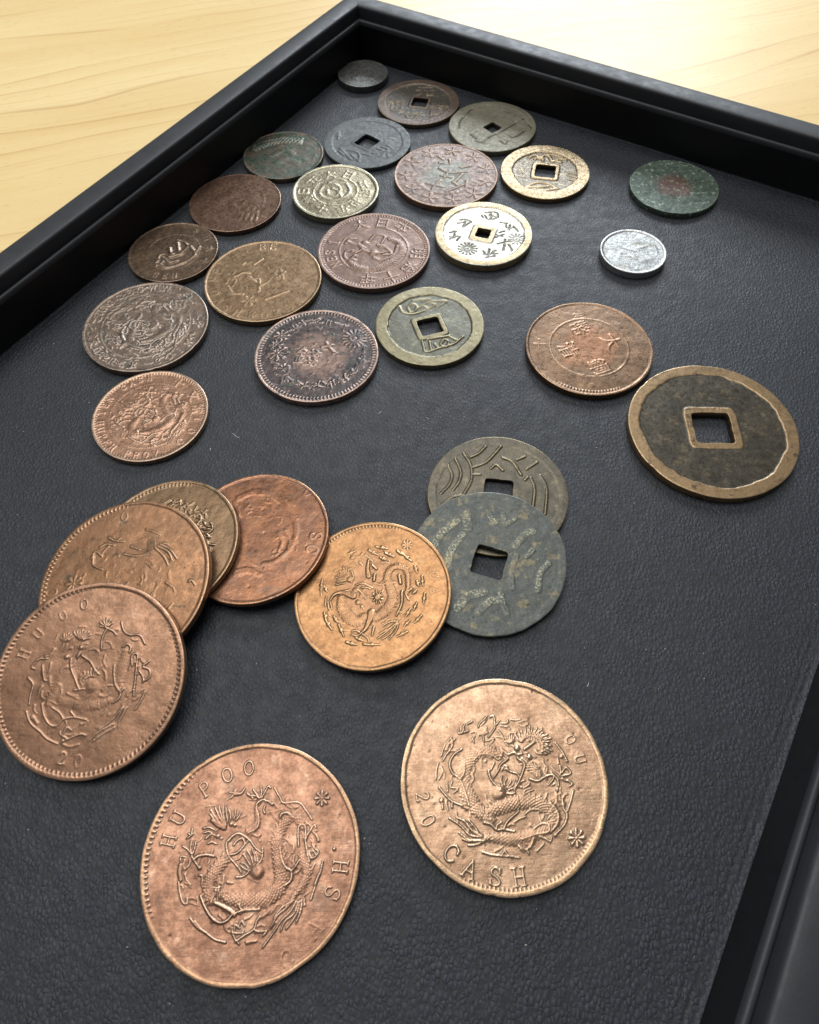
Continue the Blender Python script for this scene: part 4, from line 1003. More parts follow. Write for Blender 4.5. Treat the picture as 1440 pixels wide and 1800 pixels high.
 ["L","dragon",0.0088,0.0059,0.9,[0.361,-0.446,0.397,-0.379,0.425,-0.311]],
 ["L","dragon",0.0088,0.0059,0.9,[0.331,-0.432,0.366,-0.364,0.389,-0.31]],
 ["L","dragon",0.0088,0.0059,0.9,[-0.089,-0.026,-0.039,0.044]],
 ["L","dragon",0.0088,0.0059,0.9,[-0.057,-0.041,-0.009,0.043]],
 ["L","dragon",0.0088,0.0059,0.9,[0.038,0.027,0.09,0.083]],
 ["B","dragon",[0.0662,0.0883,0.0883,0.0589],0.5,0.0221,[-0.268,-0.224,-0.055,-0.273,0.122,-0.28,0.248,-0.235]],
 ["B","dragon",[0.0589,0.081,0.0589],0.5,0.0221,[-0.29,-0.075,-0.364,-0.172,-0.388,-0.255]],
 ["B","dragon",[0.0589,0.0883,0.0883,0.0589],0.45,0.0221,[0.354,0.247,0.326,0.103,0.328,-0.041,0.323,-0.126]],
 ["G","letter","O",0.112,0.8,11.3,[-0.153,0.763]],
 ["G","letter","U",0.112,0.45,52.5,[-0.602,0.462]],
 ["G","letter","H",0.118,0.7,70.4,[-0.726,0.259]],
 ["G","letter","O",0.103,0.3,29.5,[-0.368,0.649]],
 ["G","letter","2",0.118,0.7,-12.1,[-0.167,-0.778]],
 ["G","letter","0",0.118,0.35,-0.1,[-0.001,-0.81]],
 ["F",70,3,0.05,0.6,0.4],
]),
29: dict(c=[-25.155, 8.685, 1.7], n=[0.0, 0.0, 1.0], D=32.592, t=1.7, hole=None, art=[
 ["L","dragon",0.0115,0.0038,1,[-0.258,0.242,-0.326,0.305,-0.405,0.403]],
 ["L","dragon",0.0115,0.0038,1,[-0.253,0.247,-0.308,0.324,-0.365,0.416]],
 ["L","dragon",0.0115,0.0038,1,[-0.249,0.256,-0.301,0.352,-0.33,0.424]],
 ["L","dragon",0.0115,0.0038,1,[-0.245,0.265,-0.28,0.351,-0.292,0.409]],
 ["L","dragon",0.0115,0.0038,1,[-0.233,0.293,-0.257,0.379,-0.269,0.442]],
 ["L","dragon",0.0115,0.0038,1,[-0.209,0.311,-0.22,0.368,-0.239,0.398]],
 ["L","dragon",0.0115,0.0038,1,[-0.183,0.31,-0.171,0.348,-0.176,0.391]],
 ["L","dragon",0.0115,0.0038,1,[-0.161,0.3,-0.134,0.337,-0.127,0.37]],
 ["L","dragon",0.0115,0.0038,1,[-0.262,0.238,-0.335,0.287,-0.405,0.364]],
 ["L","dragon",0.0115,0.0038,1,[-0.272,0.233,-0.343,0.268,-0.389,0.317]],
 ["L","dragon",0.021,0.0248,0.9,[-0.378,0.307,-0.323,0.277,-0.257,0.237]],
 ["D","dragon",0.0229,1,[-0.2,0.273]],
 ["D","dragon",0.0191,0.9,[-0.166,0.261]],
 ["D","dragon",0.0229,1,[-0.31,0.176]],
 ["D","dragon",0.0153,0.8,[-0.277,0.155]],
 ["L","dragon",0.0124,0.0086,0.8,[-0.452,0.243,-0.402,0.251,-0.353,0.229]],
 ["L","dragon",0.0124,0.0086,0.8,[-0.421,0.159,-0.375,0.193,-0.331,0.182]],
 ["L","dragon",0.0124,0.0086,0.8,[-0.396,0.117,-0.357,0.128,-0.314,0.11]],
 ["L","dragon",0.0124,0.0086,0.8,[-0.437,0.206,-0.403,0.214,-0.366,0.203]],
 ["L","dragon",0.0162,0.0067,1.1,[-0.211,0.134,-0.179,0.17,-0.13,0.192,-0.077,0.172,-0.013,0.128,0.033,0.072,0.097,0.025]],
 ["L","dragon",0.0115,0.0067,1.1,[-0.221,0.135,-0.226,0.089,-0.192,0.007,-0.136,-0.049,-0.092,-0.094,-0.067,-0.13]],
 ["L","dragon",0.0124,0.0124,0.9,[-0.161,0.096,-0.134,0.132,-0.085,0.149,-0.063,0.102,-0.078,0.076,-0.124,0.032,-0.178,0.02]],
 ["L","dragon",0.0086,0.0086,0.9,[-0.033,0.129,-0.051,0.107,-0.074,0.084]],
 ["L","dragon",0.0095,0.0038,0.9,[0.005,-0.071,-0.029,-0.025,-0.063,0.021]],
 ["L","dragon",0.0095,0.0038,0.9,[0.024,-0.053,0.004,0.001,-0.036,0.052]],
 ["L","dragon",0.0095,0.0038,0.9,[0.048,-0.041,0.033,0.009,0.009,0.059]],
 ["L","dragon",0.0095,0.0038,0.9,[-0.008,-0.093,-0.045,-0.06,-0.082,-0.046]],
 ["L","dragon",0.0095,0.0038,0.9,[-0.011,-0.11,-0.053,-0.091,-0.085,-0.068]],
 ["L","dragon",0.0095,0.0038,0.9,[0.068,-0.041,0.059,-0.001,0.041,0.031]],
 ["L","dragon",0.0086,0.0086,1,[0.099,0.066,0.108,0.016,0.092,-0.038,0.06,-0.068]],
 ["L","dragon",0.0067,0.0115,1,[-0.115,-0.16,-0.056,-0.157,-0.014,-0.132,-0.001,-0.11]],
 ["D","dragon",0.0688,1.35,[0.069,-0.121]],
 ["B","dragon",[0.0716,0.0668,0.0573,0.0458,0.0382,0.0325,0.0229],0.8,0.0191,[-0.04,0.203,0.014,0.234,0.041,0.275,0.036,0.332,0.018,0.39,0.027,0.437,0.056,0.464]],
 ["L","dragon",0.0086,0.0086,1.0,[-0.039,0.194,0.03,0.224,0.052,0.275,0.04,0.351,0.014,0.409,0.026,0.447,0.071,0.47,0.125,0.454,0.163,0.429]],
 ["D","dragon",0.0162,1.2,[0.163,0.431]],
 ["L","dragon",0.0095,0.0076,1.1,[0.039,0.481,0.006,0.504,-0.068,0.516]],
 ["L","dragon",0.0095,0.0076,1.1,[0.039,0.485,0.009,0.525,-0.029,0.566]],
 ["L","dragon",0.0095,0.0076,1.1,[0.049,0.485,0.057,0.539,0.043,0.591]],
 ["L","dragon",0.0095,0.0076,1.1,[0.06,0.485,0.089,0.541,0.114,0.589,0.139,0.57]],
 ["L","dragon",0.0095,0.0076,1.1,[-0.019,0.487,-0.047,0.508,-0.08,0.533]],
 ["L","dragon",0.0095,0.0124,0.9,[0.096,0.416,0.089,0.378,0.099,0.354]],
 ["L","cloud",0.0248,0.0095,0.7,[-0.185,0.531,-0.133,0.535,-0.103,0.578]],
 ["L","cloud",0.0095,0.0095,0.5,[-0.249,0.548,-0.207,0.542,-0.175,0.536]],
 ["L","dragon",0.0076,0.0067,0.9,[-0.526,0.025,-0.572,0.072,-0.622,0.101]],
 ["L","dragon",0.0076,0.0067,0.9,[-0.526,0.03,-0.548,0.08,-0.55,0.135]],
 ["L","dragon",0.0076,0.0067,0.9,[-0.522,0.034,-0.509,0.088,-0.505,0.134]],
 ["L","dragon",0.0076,0.0067,0.9,[-0.585,0.205,-0.558,0.191,-0.555,0.246]],
 ["L","dragon",0.0076,0.0067,0.9,[-0.595,0.164,-0.571,0.177,-0.544,0.2]],
 ["L","dragon",0.0191,0.0153,0.9,[-0.506,-0.011,-0.474,0.015,-0.395,0.026,-0.328,0.011]],
 ["L","dragon",0.0095,0.0076,1,[-0.529,0.017,-0.5,-0.02,-0.476,-0.048,-0.447,-0.08]],
 ["D","dragon",0.0181,1.1,[-0.447,-0.08]],
 ["L","dragon",0.0076,0.0076,0.7,[-0.63,-0.016,-0.625,0.019,-0.574,0.009]],
 ["L","cloud",0.0286,0.0248,0.8,[-0.62,-0.052,-0.621,-0.114,-0.604,-0.167]],
 ["L","cloud",0.0086,0.0086,0.6,[-0.575,-0.124,-0.549,-0.169,-0.509,-0.209]],
 ["L","cloud",0.0115,0.0134,0.7,[-0.621,-0.187,-0.594,-0.274,-0.56,-0.343,-0.524,-0.353,-0.525,-0.31]],
 ["L","cloud",0.0076,0.0076,0.6,[-0.612,-0.213,-0.583,-0.21,-0.574,-0.24]],
 ["B","dragon",[0.0907,0.105,0.1098,0.105,0.0955,0.0716],0.9,0.0248,[-0.216,-0.004,-0.274,-0.065,-0.313,-0.117,-0.347,-0.195,-0.351,-0.268,-0.311,-0.342]],
 ["B","dragon",[0.0668,0.0907,0.1098,0.1146,0.1194,0.1194,0.1146,0.1098,0.105,0.0955,0.0764],0.95,0.0248,[-0.208,-0.311,-0.107,-0.335,0.011,-0.347,0.137,-0.339,0.241,-0.294,0.293,-0.205,0.27,-0.081,0.241,0.054,0.232,0.137,0.255,0.219,0.302,0.284]],
 ["B","dragon",[0.0668,0.0764,0.0668,0.0477],0.8,0.0248,[0.301,0.293,0.371,0.319,0.435,0.279,0.454,0.213]],
 ["B","dragon",[0.0573,0.0812,0.0812,0.0716,0.0573,0.043,0.0239],0.95,0.021,[0.454,0.012,0.489,-0.07,0.515,-0.132,0.496,-0.211,0.445,-0.278,0.386,-0.353,0.345,-0.394]],
 ["L","dragon",0.0162,0.0124,1.2,[-0.41,-0.296,-0.366,-0.374,-0.297,-0.46,-0.225,-0.503,-0.159,-0.489,-0.115,-0.448,-0.031,-0.419,0.114,-0.413]],
 ["L","dragon",0.021,0.0248,1.2,[-0.276,-0.351,-0.21,-0.379,-0.138,-0.416,-0.098,-0.447]],
 ["L","dragon",0.0115,0.0115,1.1,[-0.065,-0.374,-0.04,-0.409,0.006,-0.402]],
 ["L","dragon",0.0095,0.0095,0.9,[-0.443,-0.135,-0.414,-0.145,-0.411,-0.21]],
 ["L","dragon",0.0048,0.0038,1.0,[-0.351,-0.332,-0.345,-0.264,-0.32,-0.23]],
 ["L","dragon",0.0048,0.0038,1.0,[-0.338,-0.316,-0.333,-0.254,-0.31,-0.231]],
 ["L","dragon",0.0048,0.0038,1.0,[-0.324,-0.299,-0.318,-0.265,-0.3,-0.231]],
 ["L","dragon",0.0048,0.0038,1.0,[-0.305,-0.333,-0.305,-0.255,-0.29,-0.231]],
 ["L","dragon",0.0048,0.0038,1.0,[-0.291,-0.317,-0.29,-0.266,-0.28,-0.231]],
 ["L","dragon",0.0048,0.0038,1.0,[-0.277,-0.3,-0.277,-0.256,-0.27,-0.232]],
 ["L","dragon",0.0048,0.0038,1.0,[-0.258,-0.335,-0.262,-0.266,-0.26,-0.232]],
 ["L","dragon",0.0048,0.0038,1.0,[-0.244,-0.318,-0.25,-0.256,-0.251,-0.232]],
 ["L","dragon",0.0105,0.0124,1.1,[0.123,-0.463,0.097,-0.504,0.078,-0.561,-0.004,-0.608,-0.066,-0.646]],
 ["L","dragon",0.0105,0.0115,1.1,[0.078,-0.561,0.128,-0.58,0.192,-0.574,0.163,-0.608]],
 ["L","dragon",0.0095,0.0076,1,[-0.01,-0.587,-0.087,-0.583,-0.107,-0.568]],
 ["L","dragon",0.0095,0.0076,1,[-0.106,-0.576,-0.084,-0.614,-0.065,-0.642]],
 ["L","dragon",0.0095,0.0076,1,[-0.042,-0.551,-0.086,-0.524,-0.084,-0.565]],
 ["L","dragon",0.0095,0.0076,1,[-0.058,-0.541,-0.033,-0.496,0.001,-0.534]],
 ["L","dragon",0.0095,0.0076,1,[-0.057,-0.647,-0.036,-0.667]],
 ["L","dragon",0.0095,0.0076,1,[-0.015,-0.591,-0.012,-0.567]],
 ["B","dragon",[0.0248,0.0325,0.0267],0.8,0.0172,[0.211,-0.42,0.156,-0.46,0.114,-0.48]],
 ["L","cloud",0.0105,0.0095,1,[-0.48,-0.463,-0.414,-0.531,-0.321,-0.582,-0.249,-0.625,-0.156,-0.65]],
 ["L","cloud",0.021,0.0134,0.9,[-0.438,-0.489,-0.373,-0.548,-0.321,-0.578]],
 ["L","cloud",0.0248,0.0134,0.7,[0.03,-0.657,0.067,-0.65,0.105,-0.647]],
 ["L","dragon",0.0086,0.0048,1.15,[0.41,-0.354,0.346,-0.411,0.272,-0.468,0.228,-0.545]],
 ["L","dragon",0.0086,0.0048,1.15,[0.43,-0.363,0.386,-0.437,0.313,-0.502,0.261,-0.574,0.191,-0.662,0.166,-0.697]],
 ["L","dragon",0.0086,0.0048,1.15,[0.45,-0.364,0.416,-0.455,0.343,-0.511,0.309,-0.584]],
 ["L","dragon",0.0086,0.0048,1.15,[0.464,-0.356,0.445,-0.448,0.387,-0.533,0.356,-0.569]],
 ["L","dragon",0.0086,0.0048,1.15,[0.483,-0.339,0.473,-0.44,0.439,-0.522]],
 ["L","dragon",0.0086,0.0048,1.15,[0.496,-0.322,0.507,-0.399]],
 ["L","dragon",0.0086,0.0048,1.15,[0.391,-0.362,0.325,-0.394,0.28,-0.434,0.245,-0.483]],
 ["L","dragon",0.0086,0.0067,1.1,[0.544,-0.033,0.586,-0.018,0.608,0.017,0.578,0.047,0.547,0.082]],
 ["L","dragon",0.0086,0.0067,1.1,[0.524,0.03,0.543,-0.024]],
 ["L","dragon",0.0086,0.0067,1.1,[0.564,0.029,0.591,-0.008]],
 ["L","dragon",0.0086,0.0067,1.1,[0.498,0.159,0.526,0.195,0.558,0.241,0.581,0.22]],
 ["L","dragon",0.0086,0.0067,1.1,[0.489,0.123,0.507,0.168]],
 ["L","dragon",0.0095,0.0086,1.15,[0.426,0.07,0.416,0.18,0.419,0.231,0.447,0.249,0.482,0.225,0.484,0.123,0.508,0.013,0.533,-0.06]],
 ["L","dragon",0.0124,0.0162,1.25,[0.26,0.065,0.281,-0.025,0.326,-0.098,0.373,-0.13,0.372,-0.196,0.325,-0.238]],
 ["L","dragon",0.0153,0.0076,1.2,[0.373,-0.13,0.405,-0.091,0.44,-0.039]],
 ["L","dragon",0.0134,0.0191,1.1,[0.243,0.316,0.257,0.344,0.308,0.352,0.362,0.313]],
 ["L","cloud",0.0057,0.0057,1.1,[0.653,-0.054,0.631,-0.151,0.609,-0.203,0.582,-0.28,0.558,-0.356]],
 ["L","cloud",0.0162,0.0162,1.1,[0.622,-0.159,0.608,-0.194,0.59,-0.237]],
 ["L","cloud",0.0086,0.0067,1,[0.173,0.574,0.232,0.484,0.271,0.438,0.406,0.44,0.482,0.366,0.539,0.288]],
 ["D","cloud",0.0306,0.7,[0.301,0.466]],
 ["D","cloud",0.0172,0.6,[0.065,0.172]],
 ["D","cloud",0.0134,0.5,[0.074,0.126]],
 ["G","letter","H",0.132,0.55,78.8,[-0.764,0.151]],
 ["G","letter","U",0.132,0.55,64.2,[-0.704,0.34]],
 ["G","letter","P",0.132,0.55,39.3,[-0.48,0.587]],
 ["G","letter","O",0.132,0.55,21.9,[-0.284,0.706]],
 ["G","letter","O",0.132,0.55,6.2,[-0.083,0.763]],
 ["G","letter","C",0.138,0.25,25.5,[0.38,-0.796]],
 ["G","letter","A",0.138,0.25,46.1,[0.598,-0.576]],
 ["G","letter","S",0.138,0.65,67.5,[0.751,-0.311]],
 ["G","letter","H",0.138,0.65,82.5,[0.817,-0.108]],
 ["W","flower",0.063,8,0.8,[0.627,0.47]],
 ["D","letter_dot",0.018,0.8,[0.754,0.039]],
 ["F",120,1,0.05,0.6,0.5],
]),
30: dict(c=[13.227, 18.168, 1.7], n=[0.0, 0.0, 1.0], D=32.163, t=1.7, hole=None, art=[
 ["L","dragon",0.0134,0.0093,1.2,[-0.384,0.294,-0.463,0.244,-0.506,0.163,-0.484,0.08,-0.423,0.026,-0.386,-0.053,-0.365,-0.133,-0.347,-0.217]],
 ["L","dragon",0.0124,0.0207,1.2,[-0.367,0.148,-0.372,0.077,-0.41,0.025]],
 ["L","dragon",0.0093,0.0093,1,[-0.339,-0.025,-0.361,-0.076]],
 ["L","dragon",0.0083,0.0083,0.9,[-0.272,0.186,-0.215,0.231,-0.149,0.24,-0.085,0.222,-0.035,0.184]],
 ["L","dragon",0.0114,0.0072,1.2,[0.058,0.192,-0.018,0.137,-0.044,0.087,-0.098,0.023]],
 ["L","dragon",0.0124,0.0083,1.2,[0.15,0.194,0.208,0.14,0.191,0.08,0.15,-0.0,0.086,-0.098]],
 ["L","dragon",0.0093,0.0093,1,[0.033,0.105,0.072,0.073,0.134,0.051,0.144,0.025]],
 ["L","dragon",0.0124,0.0083,1.2,[-0.14,0.09,-0.125,0.019,-0.095,-0.028,-0.063,-0.058]],
 ["L","dragon",0.0093,0.0093,1,[0.021,-0.118,0.052,-0.126,0.095,-0.116]],
 ["L","dragon",0.0083,0.0083,0.8,[0.05,0.12,0.013,0.126,-0.012,0.086]],
 ["D","dragon",0.0765,1.3,[-0.058,-0.111]],
 ["D","dragon",0.0269,1.6,[-0.041,-0.086]],
 ["L","dragon",0.0093,0.0041,0.9,[-0.015,-0.05,-0.029,-0.005,-0.017,0.035]],
 ["L","dragon",0.0093,0.0041,0.9,[0.004,-0.051,0.004,-0.021,0.025,0.009]],
 ["L","dragon",0.0093,0.0041,0.9,[0.021,-0.066,0.05,-0.037,0.063,-0.012]],
 ["L","dragon",0.0093,0.0041,0.9,[0.03,-0.076,0.076,-0.048,0.096,-0.008]],
 ["L","dragon",0.0093,0.0041,0.9,[0.039,-0.091,0.089,-0.068,0.11,-0.029]],
 ["D","dragon",0.031,1.3,[0.154,0.287]],
 ["D","dragon",0.0279,1.3,[0.264,0.201]],
 ["L","dragon",0.0227,0.0145,0.9,[0.229,0.278,0.282,0.31,0.329,0.34]],
 ["D","dragon",0.0001,0.0,[0.201,0.079]],
 ["L","dragon",0.0083,0.0033,1.0,[0.384,0.249,0.413,0.243,0.434,0.223]],
 ["L","dragon",0.0083,0.0033,1.0,[0.39,0.26,0.431,0.254,0.464,0.233]],
 ["L","dragon",0.0083,0.0033,1.0,[0.395,0.271,0.447,0.269,0.494,0.249]],
 ["L","dragon",0.0083,0.0033,1.0,[0.398,0.283,0.434,0.288,0.467,0.276]],
 ["L","dragon",0.0083,0.0033,1.0,[0.4,0.295,0.447,0.305,0.493,0.297]],
 ["L","dragon",0.0083,0.0033,1.0,[0.4,0.308,0.429,0.319,0.459,0.316]],
 ["L","dragon",0.0083,0.0033,1.0,[0.399,0.32,0.437,0.338,0.479,0.34]],
 ["L","dragon",0.0083,0.0033,1.0,[0.396,0.331,0.443,0.358,0.496,0.369]],
 ["L","dragon",0.0083,0.0033,1.0,[0.391,0.342,0.42,0.366,0.456,0.375]],
 ["L","dragon",0.0083,0.0033,1.0,[0.385,0.352,0.42,0.386,0.466,0.406]],
 ["L","dragon",0.0083,0.0033,1.0,[0.378,0.362,0.396,0.387,0.425,0.401]],
 ["L","dragon",0.0083,0.0033,1.0,[0.37,0.37,0.392,0.406,0.428,0.431]],
 ["L","dragon",0.0083,0.0033,1.0,[0.36,0.378,0.385,0.425,0.425,0.464]],
 ["L","dragon",0.0083,0.0033,1.0,[0.349,0.384,0.36,0.418,0.386,0.445]],
 ["L","dragon",0.0083,0.0033,1.0,[0.338,0.388,0.349,0.434,0.376,0.475]],
 ["L","dragon",0.0083,0.0033,1.0,[0.326,0.392,0.327,0.421,0.343,0.448]],
 ["L","dragon",0.0083,0.0033,1.0,[0.314,0.393,0.312,0.434,0.328,0.473]],
 ["L","dragon",0.0083,0.0033,1.0,[0.301,0.394,0.294,0.444,0.306,0.496]],
 ["L","dragon",0.0083,0.0033,1.0,[0.288,0.393,0.277,0.425,0.283,0.46]],
 ["L","dragon",0.0083,0.0033,1.0,[0.276,0.39,0.257,0.431,0.257,0.478]],
 ["L","dragon",0.0083,0.0033,1.0,[0.263,0.386,0.246,0.409,0.244,0.438]],
 ["L","dragon",0.0083,0.0033,1.0,[0.252,0.38,0.226,0.41,0.216,0.449]],
 ["L","dragon",0.0083,0.0033,1.0,[0.24,0.373,0.204,0.408,0.183,0.455]],
 ["L","dragon",0.0083,0.0033,1.0,[0.23,0.365,0.201,0.384,0.185,0.414]],
 ["L","dragon",0.0083,0.0033,1.0,[0.221,0.356,0.181,0.378,0.153,0.413]],
 ["L","dragon",0.0083,0.0033,1.0,[0.213,0.346,0.184,0.355,0.165,0.376]],
 ["L","dragon",0.0072,0.0029,0.8,[0.36,0.27,0.383,0.267,0.401,0.254]],
 ["L","dragon",0.0072,0.0029,0.8,[0.365,0.281,0.396,0.281,0.424,0.27]],
 ["L","dragon",0.0072,0.0029,0.8,[0.367,0.293,0.406,0.299,0.444,0.292]],
 ["L","dragon",0.0072,0.0029,0.8,[0.367,0.305,0.393,0.315,0.421,0.314]],
 ["L","dragon",0.0072,0.0029,0.8,[0.365,0.316,0.396,0.334,0.432,0.34]],
 ["L","dragon",0.0072,0.0029,0.8,[0.36,0.327,0.378,0.343,0.401,0.35]],
 ["L","dragon",0.0072,0.0029,0.8,[0.354,0.336,0.374,0.36,0.402,0.377]],
 ["L","dragon",0.0072,0.0029,0.8,[0.345,0.344,0.366,0.378,0.397,0.404]],
 ["L","dragon",0.0072,0.0029,0.8,[0.335,0.35,0.344,0.376,0.363,0.397]],
 ["L","dragon",0.0072,0.0029,0.8,[0.324,0.354,0.33,0.388,0.348,0.42]],
 ["L","dragon",0.0072,0.0029,0.8,[0.312,0.356,0.31,0.379,0.319,0.401]],
 ["L","dragon",0.0072,0.0029,0.8,[0.3,0.356,0.293,0.385,0.298,0.416]],
 ["L","dragon",0.0072,0.0029,0.8,[0.287,0.354,0.273,0.387,0.27,0.425]],
 ["L","dragon",0.0072,0.0029,0.8,[0.276,0.349,0.26,0.369,0.254,0.395]],
 ["L","dragon",0.0083,0.0033,0.9,[0.115,0.341,0.125,0.368,0.14,0.394]],
 ["L","dragon",0.0083,0.0033,0.9,[0.111,0.342,0.113,0.375,0.121,0.408]],
 ["L","dragon",0.0083,0.0033,0.9,[0.108,0.341,0.098,0.377,0.094,0.415]],
 ["L","dragon",0.0083,0.0033,0.9,[0.105,0.34,0.087,0.365,0.074,0.392]],
 ["L","dragon",0.0083,0.0033,0.9,[0.102,0.338,0.073,0.358,0.049,0.383]],
 ["L","dragon",0.0083,0.0033,0.9,[0.1,0.335,0.073,0.343,0.047,0.356]],
 ["L","dragon",0.0145,0.0145,0.8,[0.067,0.228,0.123,0.247,0.153,0.225,0.197,0.234]],
 ["L","dragon",0.0103,0.0103,0.8,[0.168,0.162,0.193,0.192,0.238,0.16]],
 ["B","dragon",[0.062,0.0827,0.0931,0.062],0.8,0.0227,[0.2,0.161,0.26,0.118,0.319,0.076,0.334,0.024]],
 ["L","dragon",0.0124,0.0093,1.1,[0.246,0.002,0.318,-0.02,0.386,0.013,0.463,0.031,0.506,-0.003,0.512,-0.071]],
 ["L","dragon",0.0093,0.0072,1.1,[0.536,0.018,0.548,0.068,0.548,0.109]],
 ["L","dragon",0.0093,0.0072,1.1,[0.555,0.043,0.605,0.092,0.643,0.04,0.557,0.017]],
 ["L","dragon",0.0093,0.0072,1.1,[0.554,-0.005,0.593,-0.029]],
 ["L","dragon",0.0093,0.0072,1.1,[0.604,-0.022,0.644,-0.055,0.612,-0.076]],
 ["L","dragon",0.0093,0.0072,1.1,[0.482,0.02,0.456,-0.02,0.42,-0.054]],
 ["L","dragon",0.0093,0.0072,1.1,[0.456,-0.06,0.473,-0.05]],
 ["D","dragon",0.0165,1.1,[0.493,-0.103]],
 ["L","dragon",0.0093,0.0062,0.9,[-0.04,0.486,-0.065,0.454,-0.108,0.402]],
 ["L","dragon",0.0093,0.0062,0.9,[-0.039,0.496,-0.036,0.551,-0.042,0.606]],
 ["L","dragon",0.0093,0.0062,0.9,[-0.026,0.518,0.011,0.555]],
 ["L","dragon",0.0093,0.0062,0.9,[0.031,0.532,0.078,0.534,0.092,0.56]],
 ["L","dragon",0.0093,0.0062,0.9,[0.015,0.505,0.094,0.496]],
 ["L","dragon",0.0093,0.0062,0.9,[-0.154,0.565,-0.106,0.608]],
 ["L","dragon",0.0093,0.0062,0.9,[-0.204,0.502,-0.19,0.534,-0.166,0.555]],
 ["L","dragon",0.0093,0.0062,0.9,[-0.02,0.463,0.01,0.43,0.038,0.376]],
 ["L","dragon",0.0093,0.0062,0.9,[-0.085,0.596,-0.051,0.606]],
 ["L","dragon",0.0093,0.0062,0.9,[0.123,0.567,0.166,0.555,0.223,0.564]],
 ["D","dragon",0.0145,1,[-0.11,0.404]],
 ["L","dragon",0.0072,0.0072,0.9,[-0.162,0.404,-0.161,0.359]],
 ["L","dragon",0.0072,0.0072,0.9,[-0.267,0.396,-0.257,0.355]],
 ["L","dragon",0.0093,0.0093,0.6,[0.028,0.387,0.055,0.333,0.075,0.311]],
 ["L","cloud",0.0103,0.0103,0.8,[-0.403,0.495,-0.399,0.449,-0.306,0.467]],
 ["L","cloud",0.0103,0.0103,0.8,[-0.359,0.501,-0.337,0.53]],
 ["L","cloud",0.0103,0.0103,0.8,[-0.312,0.536,-0.261,0.558]],
 ["L","cloud",0.0103,0.0103,0.8,[-0.373,0.453,-0.349,0.485]],
 ["L","cloud",0.0083,0.0083,1,[-0.477,0.414,-0.473,0.329,-0.537,0.247,-0.574,0.191]],
 ["L","cloud",0.0083,0.0083,0.9,[-0.48,0.408,-0.544,0.341,-0.585,0.238]],
 ["L","cloud",0.0248,0.0248,0.7,[-0.506,0.351,-0.53,0.299]],
 ["L","cloud",0.0093,0.0093,0.8,[-0.618,0.177,-0.638,0.106,-0.647,0.025]],
 ["L","cloud",0.0083,0.0083,0.7,[-0.587,0.145,-0.579,0.093,-0.62,0.024]],
 ["L","cloud",0.0093,0.0093,0.8,[0.535,0.328,0.571,0.274,0.606,0.21,0.627,0.148]],
 ["D","cloud",0.0248,0.8,[0.579,0.199]],
 ["L","dragon",0.0114,0.0083,1.15,[-0.619,-0.046,-0.569,-0.107,-0.504,-0.173,-0.407,-0.215]],
 ["L","dragon",0.0083,0.0083,1,[-0.542,0.001,-0.54,-0.088]],
 ["L","dragon",0.0083,0.0083,1,[-0.494,-0.0,-0.508,-0.05,-0.442,-0.062,-0.484,-0.1]],
 ["L","dragon",0.0093,0.0093,1,[-0.504,-0.173,-0.507,-0.231]],
 ["D","cloud",0.0269,0.9,[-0.603,-0.16]],
 ["L","cloud",0.0083,0.0083,0.8,[-0.599,-0.175,-0.595,-0.238]],
 ["D","cloud",0.0186,0.7,[0.229,-0.048]],
 ["D","cloud",0.0145,0.7,[0.158,-0.068]],
 ["D","dragon",0.0186,0.7,[-0.16,0.178]],
 ["B","dragon",[0.062,0.0961,0.1163,0.124,0.1318,0.1318,0.1163,0.062],0.85,0.0264,[-0.005,0.222,-0.114,0.272,-0.238,0.253,-0.35,0.155,-0.39,0.004,-0.34,-0.146,-0.248,-0.273,-0.137,-0.348]],
 ["B","dragon",[0.0775,0.1163,0.124,0.124,0.1163,0.1008,0.0775],0.9,0.0264,[-0.178,-0.282,-0.001,-0.223,0.175,-0.194,0.329,-0.218,0.429,-0.294,0.434,-0.372,0.356,-0.434]],
 ["B","dragon",[0.062,0.0961,0.1023,0.0853,0.0434],0.85,0.0233,[0.382,-0.413,0.219,-0.486,0.047,-0.515,-0.12,-0.497,-0.25,-0.493]],
 ["L","dragon",0.0106,0.0047,1.1,[-0.255,-0.49,-0.359,-0.466,-0.424,-0.4,-0.481,-0.355,-0.54,-0.318]],
 ["L","dragon",0.0106,0.0047,1.1,[-0.242,-0.475,-0.332,-0.424,-0.386,-0.358,-0.468,-0.314]],
 ["L","dragon",0.0106,0.0047,1.1,[-0.257,-0.512,-0.362,-0.508,-0.418,-0.475,-0.457,-0.444]],
 ["L","dragon",0.0106,0.0047,1.1,[-0.235,-0.525,-0.318,-0.55,-0.382,-0.552]],
 ["L","dragon",0.0106,0.0047,1.1,[-0.265,-0.474,-0.307,-0.403,-0.361,-0.339]],
 ["L","dragon",0.0106,0.0047,1.1,[-0.222,-0.513,-0.293,-0.521,-0.374,-0.519,-0.431,-0.496]],
 ["L","dragon",0.0106,0.0047,1.1,[-0.249,-0.482,-0.322,-0.448,-0.376,-0.385]],
 ["L","dragon",0.013,0.0095,1.15,[-0.221,-0.363,-0.152,-0.386,-0.107,-0.431,-0.05,-0.427,0.056,-0.449]],
 ["L","dragon",0.0106,0.0106,1.1,[-0.109,-0.425,-0.103,-0.39,-0.061,-0.368]],
 ["L","dragon",0.0165,0.0095,1.15,[-0.044,-0.427,-0.002,-0.361,0.11,-0.278]],
 ["L","dragon",0.0083,0.0083,0.9,[0.158,-0.309,0.215,-0.272,0.287,-0.269,0.326,-0.292]],
 ["L","dragon",0.013,0.0106,1.15,[0.238,-0.43,0.295,-0.394,0.361,-0.391,0.381,-0.424,0.357,-0.466,0.226,-0.484,0.116,-0.517]],
